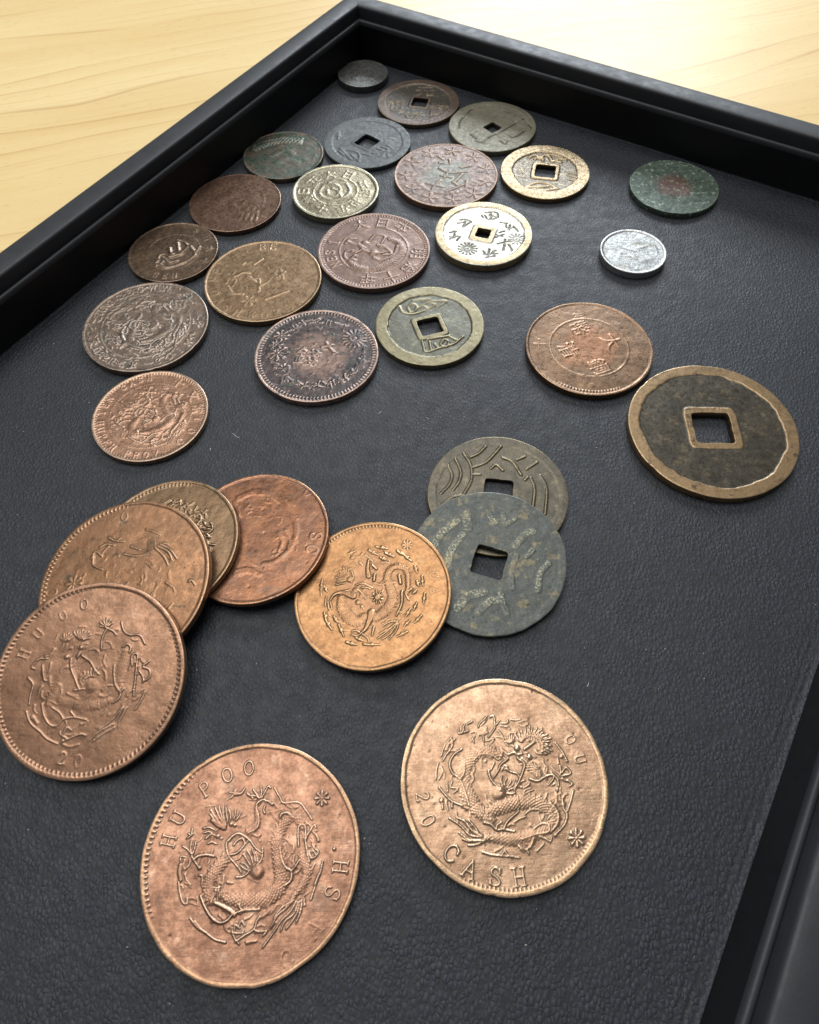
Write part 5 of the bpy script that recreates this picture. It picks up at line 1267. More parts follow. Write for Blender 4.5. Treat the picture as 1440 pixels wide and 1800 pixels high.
 ["L","dragon",0.013,0.0106,1.15,[0.413,-0.217,0.455,-0.263,0.476,-0.329,0.45,-0.405,0.386,-0.465]],
 ["L","dragon",0.0106,0.0106,1,[0.365,-0.359,0.399,-0.327,0.423,-0.335]],
 ["L","dragon",0.0142,0.0095,1,[0.084,-0.574,0.111,-0.588,0.152,-0.61,0.166,-0.64]],
 ["L","dragon",0.0142,0.0095,1,[0.184,-0.588,0.21,-0.538,0.229,-0.507]],
 ["L","dragon",0.0142,0.0095,1,[0.154,-0.598,0.192,-0.569]],
 ["L","dragon",0.0142,0.0095,1,[0.282,-0.498,0.338,-0.521,0.372,-0.543,0.388,-0.51]],
 ["L","dragon",0.0142,0.0095,1,[0.243,-0.613,0.281,-0.582,0.312,-0.558]],
 ["L","dragon",0.0142,0.0095,1,[0.096,-0.596,0.123,-0.617]],
 ["L","cloud",0.0106,0.0047,1,[-0.256,-0.611,-0.186,-0.634,-0.117,-0.644,-0.049,-0.651,0.079,-0.668]],
 ["L","cloud",0.0106,0.0059,0.9,[-0.082,-0.637,-0.048,-0.607,-0.027,-0.639,0.067,-0.668]],
 ["L","cloud",0.013,0.0106,1,[0.529,-0.199,0.532,-0.265,0.555,-0.326,0.518,-0.407,0.424,-0.49]],
 ["D","cloud",0.0284,0.9,[0.534,-0.232]],
 ["L","cloud",0.0118,0.0118,0.7,[0.646,-0.112,0.609,-0.201,0.563,-0.294]],
 ["D","cloud",0.0189,1,[0.424,-0.49]],
 ["G","letter","C",0.155,0.9,-41.4,[-0.541,-0.615]],
 ["G","letter","A",0.155,0.9,-26.9,[-0.381,-0.751]],
 ["G","letter","S",0.155,0.9,-10.9,[-0.158,-0.821]],
 ["G","letter","H",0.155,0.9,4.0,[0.058,-0.827]],
 ["G","letter","2",0.124,0.6,-81.2,[-0.784,-0.121]],
 ["G","letter","0",0.13,0.5,-65.7,[-0.739,-0.334]],
 ["G","letter","O",0.102,0.45,-62.9,[0.693,0.354]],
 ["G","letter","U",0.102,0.4,-77.6,[0.758,0.167]],
 ["W","flower",0.071,8,1.0,[0.62,-0.526]],
 ["F",120,2,0.05,0.6,0.5],
]),
}

# ------------------------------------------------------------------ relief drawing
# A coin's face is drawn as strokes into a height field (unit disc), then meshed as real geometry.
FONT = {  # latin capitals as strokes in a box 0.7 wide, 1 high, with small serifs
 'A': [[.02,0,.35,1],[.35,1,.68,0],[.16,.36,.54,.36],[-.05,0,.14,0],[.55,0,.78,0]], 'C': [[.66,.78,.5,.96,.28,.97,.08,.75,.04,.5,.08,.25,.28,.03,.5,.04,.68,.24],[.66,.66,.66,.92]],
 'E': [[.1,0,.1,1],[.1,1,.62,1],[.1,.52,.48,.52],[.1,0,.64,0],[.62,1,.62,.86],[.64,0,.64,.15]], 'G': [[.66,.78,.5,.96,.28,.97,.08,.75,.04,.5,.08,.25,.28,.03,.5,.04,.64,.2],[.64,.2,.64,.44],[.46,.44,.72,.44]],
 'H': [[.1,0,.1,1],[.6,0,.6,1],[.1,.5,.6,.5],[0,0,.2,0],[0,1,.2,1],[.5,0,.7,0],[.5,1,.7,1]], 'I': [[.35,0,.35,1],[.2,0,.5,0],[.2,1,.5,1]],
 'K': [[.1,0,.1,1],[.6,1,.12,.46],[.28,.6,.64,0],[0,0,.2,0],[0,1,.2,1]], 'L': [[.1,0,.1,1],[.1,0,.6,0],[0,1,.22,1],[.6,0,.62,.18]],
 'M': [[.05,0,.08,1],[.08,1,.35,.3],[.35,.3,.62,1],[.62,1,.66,0]], 'N': [[.08,0,.08,1],[.08,1,.6,0],[.6,0,.6,1]],
 'O': [[.35,1,.12,.85,.04,.5,.12,.15,.35,0,.58,.15,.66,.5,.58,.85,.35,1]], 'P': [[.12,0,.12,1],[.12,1,.45,1,.62,.84,.6,.62,.42,.5,.12,.5],[0,0,.26,0]],
 'R': [[.1,0,.1,1],[.1,1,.45,1,.6,.82,.56,.62,.4,.52,.1,.52],[.34,.52,.64,0],[0,0,.2,0]], 'S': [[.6,.8,.46,.97,.24,.97,.1,.8,.16,.6,.36,.5,.56,.38,.62,.2,.46,.03,.22,.03,.08,.2],[.6,.72,.6,.95],[.08,.06,.08,.28]],
 'T': [[.35,0,.35,1],[.02,1,.68,1],[.2,0,.5,0]], 'U': [[.08,1,.08,.3,.2,.05,.36,0,.52,.06,.62,.3,.62,1],[-.02,1,.2,1],[.52,1,.72,1]],
 'V': [[.02,1,.35,0],[.35,0,.68,1]], 'Y': [[.02,1,.35,.5],[.35,.5,.68,1],[.35,.5,.35,0]],
 '0': [[.35,1,.16,.85,.1,.5,.16,.15,.35,0,.54,.15,.6,.5,.54,.85,.35,1]], '1': [[.35,0,.35,1],[.2,.82,.35,1],[.2,0,.5,0]],
 '2': [[.1,.78,.2,.95,.4,1,.58,.86,.56,.65,.36,.38,.08,.04],[.08,.04,.62,.04],[.62,.04,.64,.18]]}
_glyphs = {}
def glyph_tris(ch):
    """triangles of a character from the built-in font, centred, about 1 unit high"""
    if ch not in _glyphs:
        c = bpy.data.curves.new('glyph', 'FONT'); c.body = ch
        o = bpy.data.objects.new('glyph', c); col.objects.link(o)
        me = o.evaluated_get(bpy.context.evaluated_depsgraph_get()).to_mesh()
        me.calc_loop_triangles()
        P = np.array([v.co[:2] for v in me.vertices]); T = np.array([t.vertices[:] for t in me.loop_triangles])
        P = P - (P.max(0) + P.min(0)) / 2; P = P / max(P.max() - P.min(), 1e-6)
        _glyphs[ch] = (P, T)
        bpy.data.objects.remove(o); bpy.data.curves.remove(c)
    return _glyphs[ch]

def catmull(P, step):
    P = np.asarray(P, float).reshape(-1, 2)
    if len(P) < 2: return P
    E = np.vstack([2 * P[0] - P[1], P, 2 * P[-1] - P[-2]]); out = []
    for i in range(1, len(E) - 2):
        p0, p1, p2, p3 = E[i - 1:i + 3]; k = max(2, int(np.linalg.norm(p2 - p1) / step) + 1)
        t = np.linspace(0, 1, k, endpoint=False)[:, None]
        out.append(.5 * ((2 * p1) + (p2 - p0) * t + (2 * p0 - 5 * p1 + 4 * p2 - p3) * t ** 2 + (3 * p1 - p0 - 3 * p2 + p3) * t ** 3))
    return np.vstack(out + [P[-1:]])

def blur(a, k=1):
    for _ in range(k):
        p = np.pad(a, 1, mode='edge')
        a = (p[:-2, 1:-1] + p[2:, 1:-1] + p[1:-1, :-2] + p[1:-1, 2:] + 4 * p[1:-1, 1:-1]) / 8
    return a

def smooth_noise(N, cells, rng):
    g = rng.rand(cells + 3, cells + 3); x = np.linspace(0, cells, N); i = np.floor(x).astype(int); f = x - i; f = f * f * (3 - 2 * f)
    a = g[i][:, i] * (1 - f)[None] + g[i][:, i + 1] * f[None]; b = g[i + 1][:, i] * (1 - f)[None] + g[i + 1][:, i + 1] * f[None]
    return a * (1 - f)[:, None] + b * f[:, None] - .5

class Relief:
    def __init__(s, N):
        s.N = N; s.h = np.zeros((N, N), np.float32); s.neg = np.zeros((N, N), np.float32); s.pid = np.zeros((N, N), np.int16)
        s.parts = ['field']; s.px = 2.08 / N
    def part(s, name, new=False):
        if not new and name in s.parts: return s.parts.index(name)
        s.parts.append(name); return len(s.parts) - 1
    def ij(s, u, v): return (u + 1.04) / s.px - .5, (v + 1.04) / s.px - .5
    def stamp(s, u, v, r, h, pid, base=0.0, flat=1.5):
        r = max(r, 1.15 * s.px); N = s.N; x, y = s.ij(u, v); k = r / s.px
        x0, x1, y0, y1 = max(0, int(x - k)), min(N, int(x + k) + 2), max(0, int(y - k)), min(N, int(y + k) + 2)
        if x0 >= x1 or y0 >= y1: return
        dx = np.arange(x0, x1) - x; dy = np.arange(y0, y1) - y
        d2 = (dx[None] ** 2 + dy[:, None] ** 2) / k ** 2; ins = d2 < 1
        val = np.where(ins, base + abs(h) * np.minimum(1, flat * (1 - d2)), 0)
        tgt = s.h if h > 0 else s.neg
        w = tgt[y0:y1, x0:x1]; np.maximum(w, val, out=w)
        if pid: q = s.pid[y0:y1, x0:x1]; q[ins & (d2 < .9)] = pid
    def line(s, P, w0, w1, h, pid):
        C = catmull(P, max(.45 * max(min(w0, w1), s.px), .6 * s.px)); n = len(C)
        for i, (u, v) in enumerate(C):
            t = i / max(1, n - 1); s.stamp(u, v, w0 + (w1 - w0) * t, h, pid)
    def body(s, P, W, h, pitch, pid):
        C = catmull(P, max(.25 * pitch, .5 * s.px)); n = len(C); t = np.linspace(0, 1, n)
        w = np.interp(t, np.linspace(0, 1, len(W)), np.array(W) * .5)
        for i in range(n): s.stamp(C[i, 0], C[i, 1], w[i], h * .70, pid, flat=1.3)
        tan = np.gradient(C, axis=0); tan /= np.linalg.norm(tan, axis=1)[:, None] + 1e-9; nor = np.stack([-tan[:, 1], tan[:, 0]], 1)
        L = np.concatenate([[0], np.cumsum(np.linalg.norm(np.diff(C, axis=0), axis=1))]); k = 0; pos = 0
        while pos < L[-1]:
            i = int(np.searchsorted(L, pos)); i = min(i, n - 1); m = max(1, int(w[i] * 2 / pitch))
            for j in range(m + 1):
                f = ((j + (.5 if k % 2 else 0)) / m * 2 - 1) * .92
                if abs(f) > .98: continue
                q = C[i] + nor[i] * f * w[i]; s.stamp(q[0], q[1], pitch * .55, h * .62, pid, base=h * .58 * (1 - f * f), flat=1.0)
            pos += pitch * .78; k += 1
    def poly_tris(s, P, T, h, pid):
        X, Y = s.ij(P[:, 0], P[:, 1]); N = s.N
        m = np.zeros((N, N), np.float32)
        for a, b, c in T:
            x0, x1 = max(0, int(min(X[a], X[b], X[c]))), min(N, int(max(X[a], X[b], X[c])) + 2); y0, y1 = max(0, int(min(Y[a], Y[b], Y[c]))), min(N, int(max(Y[a], Y[b], Y[c])) + 2)
            if x0 >= x1 or y0 >= y1: continue
            gx = np.arange(x0, x1)[None]; gy = np.arange(y0, y1)[:, None]
            den = (Y[b] - Y[c]) * (X[a] - X[c]) + (X[c] - X[b]) * (Y[a] - Y[c])
            if abs(den) < 1e-9: continue
            l1 = ((Y[b] - Y[c]) * (gx - X[c]) + (X[c] - X[b]) * (gy - Y[c])) / den; l2 = ((Y[c] - Y[a]) * (gx - X[c]) + (X[a] - X[c]) * (gy - Y[c])) / den
            ins = (l1 > -.12) & (l2 > -.12) & (l1 + l2 < 1.12); m[y0:y1, x0:x1][ins] = 1
        np.maximum(s.h, blur(m, 1) * h, out=s.h); s.pid[m > .4] = pid
    def letter(s, ch, size, h, ang, u, v):
        if ch == ' ': return
        a = math.radians(ang); ca, sa = math.cos(a), math.sin(a)
        pid = s.part('letter' if ord(ch) < 256 else 'character', True)
        if ch in FONT:
            for st in FONT[ch]:
                P = np.array(st).reshape(-1, 2) - [.35, .5]; P = P * size
                P = np.stack([P[:, 0] * ca - P[:, 1] * sa + u, P[:, 0] * sa + P[:, 1] * ca + v], 1)
                s.line(P, size * .068, size * .068, h, pid)
        else:
            P, T = glyph_tris(ch); P = P * size
            s.poly_tris(np.stack([P[:, 0] * ca - P[:, 1] * sa + u, P[:, 0] * sa + P[:, 1] * ca + v], 1), T, h, pid)
    def draw(s, art, scale=1.0, rot=0.0, hs=1.0, only=None):
        ca, sa = math.cos(math.radians(rot)) * scale, math.sin(math.radians(rot)) * scale
        def X(p): p = np.array(p, float).reshape(-1, 2); return np.stack([p[:, 0] * ca - p[:, 1] * sa, p[:, 0] * sa + p[:, 1] * ca], 1)
        for e in art:
            k = e[0]
            if only and not (k in 'LBD' and e[1] in only): continue
            if k == 'L': s.line(X(e[5]), e[2] * scale * .8, e[3] * scale * .8, e[4] * hs, s.part(e[1]))
            elif k == 'B': s.body(X(e[5]), np.array(e[2]) * scale, e[3] * hs, e[4] * scale, s.part(e[1]))
            elif k == 'D': q = X(e[4])[0]; s.stamp(q[0], q[1], e[2] * scale, e[3] * hs, s.part(e[1]), flat=1.2)
            elif k == 'G': s.letter(e[2], e[3], e[4] * hs, e[5], *e[6])
            elif k == 'W':
                pid = s.part(e[1], True); r, n = e[2], e[3]
                for i in range(n):
                    a = 2 * math.pi * i / n
                    s.line([[e[5][0] + .35 * r * math.cos(a), e[5][1] + .35 * r * math.sin(a)], [e[5][0] + .95 * r * math.cos(a), e[5][1] + .95 * r * math.sin(a)]], r * .12, r * min(.26, 2.2 / n), e[4], pid)
                s.stamp(e[5][0], e[5][1], r * .26, e[4], pid)
            elif k == 'C':
                pid = s.part(e[1]); r, w, h, dots, a0, a1 = e[2:]
                if dots:
                    for i in range(dots): a = math.radians(a0 + (a1 - a0) * i / dots); s.stamp(r * math.cos(a), r * math.sin(a), min(w * .8, r * math.pi / dots * abs(a1 - a0) / 360 * .9), h, pid)
                else:
                    A = np.radians(np.linspace(a0, a1, 80)); s.line(np.stack([r * np.cos(A), r * np.sin(A)], 1), w * .6, w * .6, h, pid)
            elif k == 'A':
                txt, r, a0, a1, size, h, inward = e[1:]
                for i, ch in enumerate(txt):
                    a = a0 + (a1 - a0) * (i / max(1, len(txt) - 1)); q = (r * math.cos(math.radians(a)), r * math.sin(math.radians(a)))
                    s.letter(ch, size, h, a + (90 if inward else -90), *q)
            elif k == 'F':                       # fine worn wisps between the bold lines
                _, n_, seed_, r0, r1, hh = e; rn = random.Random(seed_); pid = s.part('cloud')
                for i in range(n_):
                    a = rn.uniform(0, 6.283); rr = math.sqrt(rn.uniform(r0 * r0, r1 * r1)); u, v = rr * math.cos(a), rr * math.sin(a); b = a + 1.57 + rn.uniform(-.7, .7); l = rn.uniform(.025, .06); cv = rn.uniform(-.5, .5) * l
                    s.line([[u - l * math.cos(b), v - l * math.sin(b)], [u - cv * math.sin(b), v + cv * math.cos(b)], [u + l * math.cos(b), v + l * math.sin(b)]], rn.uniform(.010, .018), .006, hh * rn.uniform(.6, 1.1), pid)
            elif k == 'R': s.draw(COINS[e[2]]['art'], e[4], e[3], e[5], only=(e[1],))

# ------------------------------------------------------------------ coin metal
def coin_metal(name, a, b, dark, high, metallic=.55, rough=.42, blotch=170, seed=0, rimc=None, rimf=1.0, spots=None, centre=None, scratch=.5, cav=1.0, fieldc=None, mottled=None, wavec=None, grime=.5):
    s = NT(name); v0 = s.coord('Object')
    v = s.mapping(v0, loc=(seed * .37 + .11, seed * .53, seed * .21))
    n1 = s.noise(v, blotch, 6, .6, .3); n2 = s.noise(v, blotch * 4.5, 5, .62); n3 = s.noise(v, 2400, 3, .6)
    rel = s.attr('relief'); cv = s.attr('cavity'); zone = s.attr('border')
    c = s.mix(s.ramp(s.math('ADD', s.math('MULTIPLY', n1, .7), s.math('MULTIPLY', n2, .3)), .36, .64), a, b)
    if fieldc is not None: c = s.mix(s.math('MULTIPLY', s.math('SUBTRACT', 1.0, s.ramp(rel, .08, .5)), s.ramp(n2, .30, .55, .65, 1.0)), c, fieldc)
    if mottled is not None: c = s.mix(s.math('MULTIPLY', s.ramp(s.noise(v, mottled[1], 7, .68), mottled[2], mottled[2] + .09), mottled[3]), c, mottled[0])
    if centre is not None:
        ln = s.n('ShaderNodeVectorMath', operation='LENGTH'); s.t.links.new(v0, ln.inputs[0])
        rr = s.math('ADD', ln.outputs['Value'], s.math('MULTIPLY', s.math('SUBTRACT', n1, .5), centre[2] * 1.4))
        c = s.mix(s.ramp(rr, centre[2], centre[2] * .45, 0, centre[1]), c, centre[0])
    if rimc is not None:
        worn = s.ramp(s.math('ADD', zone, s.math('MULTIPLY', s.math('SUBTRACT', n2, .5), 1.1)), .30, .58)
        c = s.mix(s.math('MULTIPLY', worn, rimf), c, s.mix(s.ramp(n2, .35, .7), rimc, tuple(x * .78 for x in rimc[:3]) + (1,)))
    if wavec is not None:
        sp = s.math('MULTIPLY', s.ramp(s.math('ADD', rel, s.math('MULTIPLY', s.math('SUBTRACT', n2, .5), 1.6)), .2, .7), s.ramp(s.noise(v, 2600, 6, .8), .47, .60))
        c = s.mix(s.math('MULTIPLY', sp, s.ramp(s.noise(v, 420, 4), .40, .56, .15, .85)), c, wavec)
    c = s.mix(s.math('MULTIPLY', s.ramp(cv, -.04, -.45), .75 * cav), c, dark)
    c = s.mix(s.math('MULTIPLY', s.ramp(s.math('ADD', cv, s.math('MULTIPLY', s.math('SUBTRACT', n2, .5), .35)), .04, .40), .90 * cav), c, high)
    if spots is not None:
        for (sc_, lo, colr, amt) in spots: c = s.mix(s.math('MULTIPLY', s.ramp(s.noise(v, sc_, 4, .6), lo, lo + .05), amt), c, colr)
    c = s.mix(s.ramp(n3, .3, .7, 0, .10), c, dark)
    gr = s.noise(s.mapping(v, loc=(.31, .77, 0)), blotch * 2.2, 8, .72)
    c = s.mix(s.math('MULTIPLY', s.ramp(gr, .50, .68), grime), c, dark)
    c = s.mix(s.math('MULTIPLY', s.ramp(gr, .46, .30), grime * .6), c, high)
    pits = s.math('MULTIPLY', s.ramp(s.voro(v, 520), .13, .06), s.ramp(s.noise(v, 210, 3), .50, .62))
    c = s.mix(s.math('MULTIPLY', pits, .75), c, dark)
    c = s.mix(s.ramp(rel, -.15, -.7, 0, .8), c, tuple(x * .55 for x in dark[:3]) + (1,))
    str_ = s.math('ADD', s.noise(s.mapping(v, rot=(0, 0, .5 + seed * .7), scale=(420, 2600, 1)), 1.0, 3, .6), s.noise(s.mapping(v, rot=(0, 0, 1.7 + seed * .3), scale=(300, 3000, 1)), 1.0, 3, .6))
    pit = s.ramp(s.voro(v, 900), 0.0, .22)
    h = s.math('ADD', s.math('MULTIPLY', n3, .55), s.math('ADD', s.math('MULTIPLY', str_, scratch * .4), s.math('ADD', s.math('MULTIPLY', n2, .9), s.math('MULTIPLY', pit, .25))))
    bmp = s.bump(s.noise(v, 330, 3, .5), .14, 0.0003, s.bump(h, .38, 0.00008))
    r = s.ramp(s.math('ADD', s.math('MULTIPLY', n2, .6), s.math('MULTIPLY', n3, .4)), .32, .68, rough - .17, rough + .06)
    return s.out(Base_Color=c, Metallic=s.ramp(cv, -.4, .1, metallic * .7, min(.95, metallic * 1.25)), Roughness=r, Normal=bmp, Specular_IOR_Level=.45)

# ------------------------------------------------------------------ coins
def build_coin(k, name, label, mat, rim=.93, rim_h=.16, relief=.16, teeth=None, irr=.003, nicks=0, lump=.06, border=0.0, part_labels=None, soft=0, cup=0.0, wear=.45):
    C = COINS[k]; R = C['D'] / 2; t = C['t']; rng = np.random.RandomState(100 + k)
    dist = math.dist(C['c'], (0, 0, 114.5)); pxw = C['D'] / dist * 1208.75 * 819 / 1440      # size in the picture -> mesh density
    n = int(min(330, max(70, pxw * 1.5))); N = int(n * 1.35)
    rl = Relief(N); rl.draw(C['art'])
    H = blur(rl.h, 1 + soft); NEG = blur(rl.neg, 1)
    ax = (np.arange(N) + .5) * rl.px - 1.04; U, Vv = np.meshgrid(ax, ax); RR = np.hypot(U, Vv); AN = np.arctan2(Vv, U)
    wearn = np.clip(.80 + .8 * smooth_noise(N, 5, rng) + .4 * smooth_noise(N, 11, rng), wear, 1.1)
    ss = lambda x, a, b: (lambda q: q * q * (3 - 2 * q))(np.clip((x - a) / (b - a), 0, 1))
    rimm = ss(RR + (.012 * smooth_noise(N, 14, rng) if not C['hole'] else .030 * smooth_noise(N, 11, rng) + .022 * smooth_noise(N, 33, rng)), rim - .012, rim + .016)
    hole = C['hole']; bord = np.zeros_like(H)
    if hole:
        a = math.radians(hole[3]); du, dv = U - hole[0], Vv - hole[1]; lu, lv = du * math.cos(a) + dv * math.sin(a), -du * math.sin(a) + dv * math.cos(a)
        sq = (np.abs(lu) ** 9 + np.abs(lv) ** 9) ** (1 / 9)
        if border: bord = 1 - ss(sq + .010 * smooth_noise(N, 24, rng), hole[2] + border - .012, hole[2] + border + .012)
    zone = np.maximum(rimm, bord)
    Hm = H * relief * wearn * (1 - rimm) - NEG * relief * .8
    if teeth:
        t0, t1, cnt, a0, a1, th = teeth
        band = ss(RR, t0 - .006, t0 + .006) * (1 - ss(RR, t1 - .006, t1 + .006)); av = (np.degrees(AN) - a0) % 360
        vis = ss(av, 0, 18) * (1 - ss(av, (a1 - a0) - 18, (a1 - a0))) if a1 - a0 < 359 else 1.0
        tw = np.clip(.5 + .9 * np.cos(AN * cnt), 0, 1)
        Hm = Hm * (1 - band * vis) + th * band * vis * tw * (.6 + .4 * wearn); rimm = rimm * (1 - band * vis)
    Zm = np.maximum(Hm, 0) * (1 - zone) + np.minimum(Hm, 0) + rim_h * zone - rim_h
    if teeth: Zm = np.maximum(Zm, (Hm - rim_h) * 1.0)
    Zm += lump * (smooth_noise(N, 6, rng) + .5 * smooth_noise(N, 17, rng) + .25 * smooth_noise(N, 40, rng)) - cup * np.clip(1 - RR, 0, 1)
    for _ in range(nicks * 3):          # small dings in the face
        a, r_ = rng.rand() * 6.28, .97 * math.sqrt(rng.rand()); d2 = ((U - r_ * math.cos(a)) ** 2 + (Vv - r_ * math.sin(a)) ** 2) / (rng.uniform(.006, .02) ** 2)
        Zm -= .05 * np.exp(-d2)
    wide = blur(Zm, max(3, N // 45)); CV = np.clip((Zm - wide) / max(.05, relief * .45), -1, 1)
    def samp(A, u, v):
        x, y = rl.ij(u, v); x = np.clip(x, 0, N - 1.001); y = np.clip(y, 0, N - 1.001); i, j = x.astype(int), y.astype(int); f, g = x - i, y - j
        return (A[j, i] * (1 - f) + A[j, i + 1] * f) * (1 - g) + (A[j + 1, i] * (1 - f) + A[j + 1, i + 1] * f) * g
    # uneven outline: worn strikes, little notches
    ph = rng.rand(6) * 6.28; nk = [(rng.rand() * 6.28, rng.uniform(.03, .09), rng.uniform(.003, .009)) for _ in range(nicks)]
    def outline(a):
        o = 1 - irr + irr * (.5 * np.sin(2 * a + ph[0]) + .3 * np.sin(3 * a + ph[1]) + .25 * np.sin(7 * a + ph[2]) + .2 * np.sin(13 * a + ph[3]) + .12 * np.sin(29 * a + ph[4]))
        for c_, w_, d_ in nk: o = o - d_ * np.exp(-((np.angle(np.exp(1j * (a - c_)))) / w_) ** 2)
        return o
    INNER = .985
    if not hole:
        g = np.linspace(-1, 1, n + 1); a, b = np.meshgrid(g, g)
        with np.errstate(divide='ignore', invalid='ignore'):
            big = np.abs(a) > np.abs(b); r = np.where(big, a, b)
            phi = np.where(big, math.pi / 4 * b / np.where(a == 0, 1, a), math.pi / 2 - math.pi / 4 * a / np.where(b == 0, 1, b))
        u, v = (r * np.cos(phi)).ravel(), (r * np.sin(phi)).ravel(); i, j = np.meshgrid(np.arange(n), np.arange(n)); w = n + 1
        q0 = (j * w + i).ravel(); Q = np.stack([q0, q0 + 1, q0 + w + 1, q0 + w], 1)
        loop = np.concatenate([np.arange(n), np.arange(n) * w + n, (n * w + n) - np.arange(n), n * w - np.arange(n) * w])
    else:
        nr, ns_ = int(n * .42), int(n * 2.3)
        th = np.linspace(0, 2 * math.pi, ns_, endpoint=False); a = math.radians(hole[3])
        rin = (hole[2] * (1 +   .014 * np.sin(5 * th + ph[0]) + .008 * np.sin(11 * th + ph[1]))) / ((np.abs(np.cos(th - a)) ** 11 + np.abs(np.sin(th - a)) ** 11) ** (1 / 11))
        f = np.linspace(0, 1, nr + 1)[:, None]
        iu, iv = hole[0] + rin * np.cos(th), hole[1] + rin * np.sin(th)
        u = (iu[None] * (1 - f) + np.cos(th)[None] * f).ravel(); v = (iv[None] * (1 - f) + np.sin(th)[None] * f).ravel()
        i, j = np.meshgrid(np.arange(nr), np.arange(ns_), indexing='ij'); j2 = (j + 1) % ns_
        Q = np.stack([(i * ns_ + j).ravel(), ((i + 1) * ns_ + j).ravel(), ((i + 1) * ns_ + j2).ravel(), (i * ns_ + j2).ravel()], 1)
        loop = nr * ns_ + np.arange(ns_); iloop = np.arange(ns_)
    rr = np.hypot(u, v); an = np.arctan2(v, u); k_ = 1 + (outline(an) * INNER - 1) * np.clip(rr, 0, 1) ** 3
    fu, fv = u * k_, v * k_
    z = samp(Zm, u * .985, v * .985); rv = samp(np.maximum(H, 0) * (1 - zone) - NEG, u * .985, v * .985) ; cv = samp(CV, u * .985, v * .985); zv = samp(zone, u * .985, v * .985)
    V = np.stack([fu * R, fv * R, z], 1); nf = len(V); parts = {}
    # side wall and underside
    la = np.arctan2(v[loop], u[loop]); lo = outline(la); m_ = len(loop); nxt = (np.arange(m_) + 1) % m_
    zb = z[loop]; rings = [(.994, zb - .025), (.999, zb - .09), (1.0, zb - .22), (1.0, np.full(m_, -t * .5)), (1.0, np.full(m_, -t + .22)), (.996, np.full(m_, -t + .06)), (.985, np.full(m_, -t))]
    EV, EQ = [], []; prev = loop; base = nf
    for fr_, zz in rings:
        EV.append(np.stack([np.cos(la) * lo * fr_ * R, np.sin(la) * lo * fr_ * R, zz], 1)); cur = base + np.arange(m_)
        EQ.append(np.stack([prev, cur, cur[nxt], prev[nxt]], 1)); prev = cur; base += m_
    ET = []
    if hole:
        iz = z[iloop]; pv = iloop
        for zz, sh in ((iz - .04, .985), (iz - .14, .97), (np.full(ns_, -t), .965)):
            EV.append(np.stack([(hole[0] + (fu[iloop] - hole[0]) * sh) * R, (hole[1] + (fv[iloop] - hole[1]) * sh) * R, zz], 1)); cur = base + np.arange(ns_)
            EQ.append(np.stack([pv, pv[nxt], cur[nxt], cur], 1)); pv = cur; base += ns_
        EQ.append(np.stack([prev, pv, pv[nxt], prev[nxt]], 1))
    else:
        EV.append(np.array([[0, 0, -t]])); ET = np.stack([prev, np.full(m_, base), prev[nxt]], 1); base += 1
    V = np.vstack([V] + EV); EQ = np.vstack(EQ)
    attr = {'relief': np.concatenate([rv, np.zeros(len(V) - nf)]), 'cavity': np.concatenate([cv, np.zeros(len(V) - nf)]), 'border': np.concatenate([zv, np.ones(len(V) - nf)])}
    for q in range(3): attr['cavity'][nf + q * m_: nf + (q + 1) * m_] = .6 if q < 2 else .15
    # vertex normals of the whole coin, so that parts meet without a seam
    AQ = np.vstack([Q, EQ]); fn = np.cross(V[AQ[:, 2]] - V[AQ[:, 0]], V[AQ[:, 3]] - V[AQ[:, 1]]); VN = np.zeros_like(V)
    for c_ in range(4): np.add.at(VN, AQ[:, c_], fn)
    ln = np.linalg.norm(VN, axis=1)[:, None]; VN = np.where(ln > 1e-12, VN / np.maximum(ln, 1e-12), [0, 0, -1])
    # which part each face belongs to
    cu, cvv = u[Q].mean(1), v[Q].mean(1); x, y = rl.ij(cu, cvv)
    pid = rl.pid[np.clip(np.rint(y).astype(int), 0, N - 1), np.clip(np.rint(x).astype(int), 0, N - 1)].astype(int)
    names = list(rl.parts); crr = np.hypot(cu, cvv)
    names.append('rim'); pid[crr > rim] = len(names) - 1
    if hole and border:
        ii = samp(bord, cu, cvv); names.append('hole_border'); pid[(ii > .5) & (crr < rim)] = len(names) - 1
    root = empty(name)
    nrm = Vector(C['n']); ex = (Vector((1, 0, 0)) - nrm * nrm.x).normalized(); ey = nrm.cross(ex)
    mw = Matrix((ex, ey, nrm)).transposed().to_4x4(); mw.translation = Vector(C['c']) * MM; root.matrix_world = mw
    tag(root, label, 'coin', 'old coins laid out in the tray')
    def emit(nm, qs, ts=None):
        use = np.unique(np.concatenate([qs.ravel(), np.asarray(ts if ts is not None else [], int).ravel()])); mp = np.full(len(V), -1); mp[use] = np.arange(len(use))
        return mesh_obj(nm, V[use] * MM, mp[qs], mat, root, tris=mp[ts] if ts is not None and len(ts) else None, normals=VN[use], attrs={q: w_[use] for q, w_ in attr.items()})
    merge = {}
    for p_ in range(len(names)):
        sel = pid == p_
        if sel.sum() < 3:
            continue
        nm = names[p_].split('_b')[0] if names[p_].startswith('character') else names[p_]
        if names[p_].startswith('character'): nm = 'character'
        if names[p_].startswith('flower'): nm = 'flower'
        nm = {'cloud': 'cloud_scrolls', 'wave': 'wave_pattern', 'letter_dot': 'dot', 'ring': 'inner_ring'}.get(nm, nm)
        o = emit(nm, Q[sel])
    lost = np.isin(pid, [p_ for p_ in range(len(names)) if (pid == p_).sum() < 3])
    if lost.any(): emit('field', Q[lost])
    emit('edge', EQ, ET if len(ET) else None)
    return root

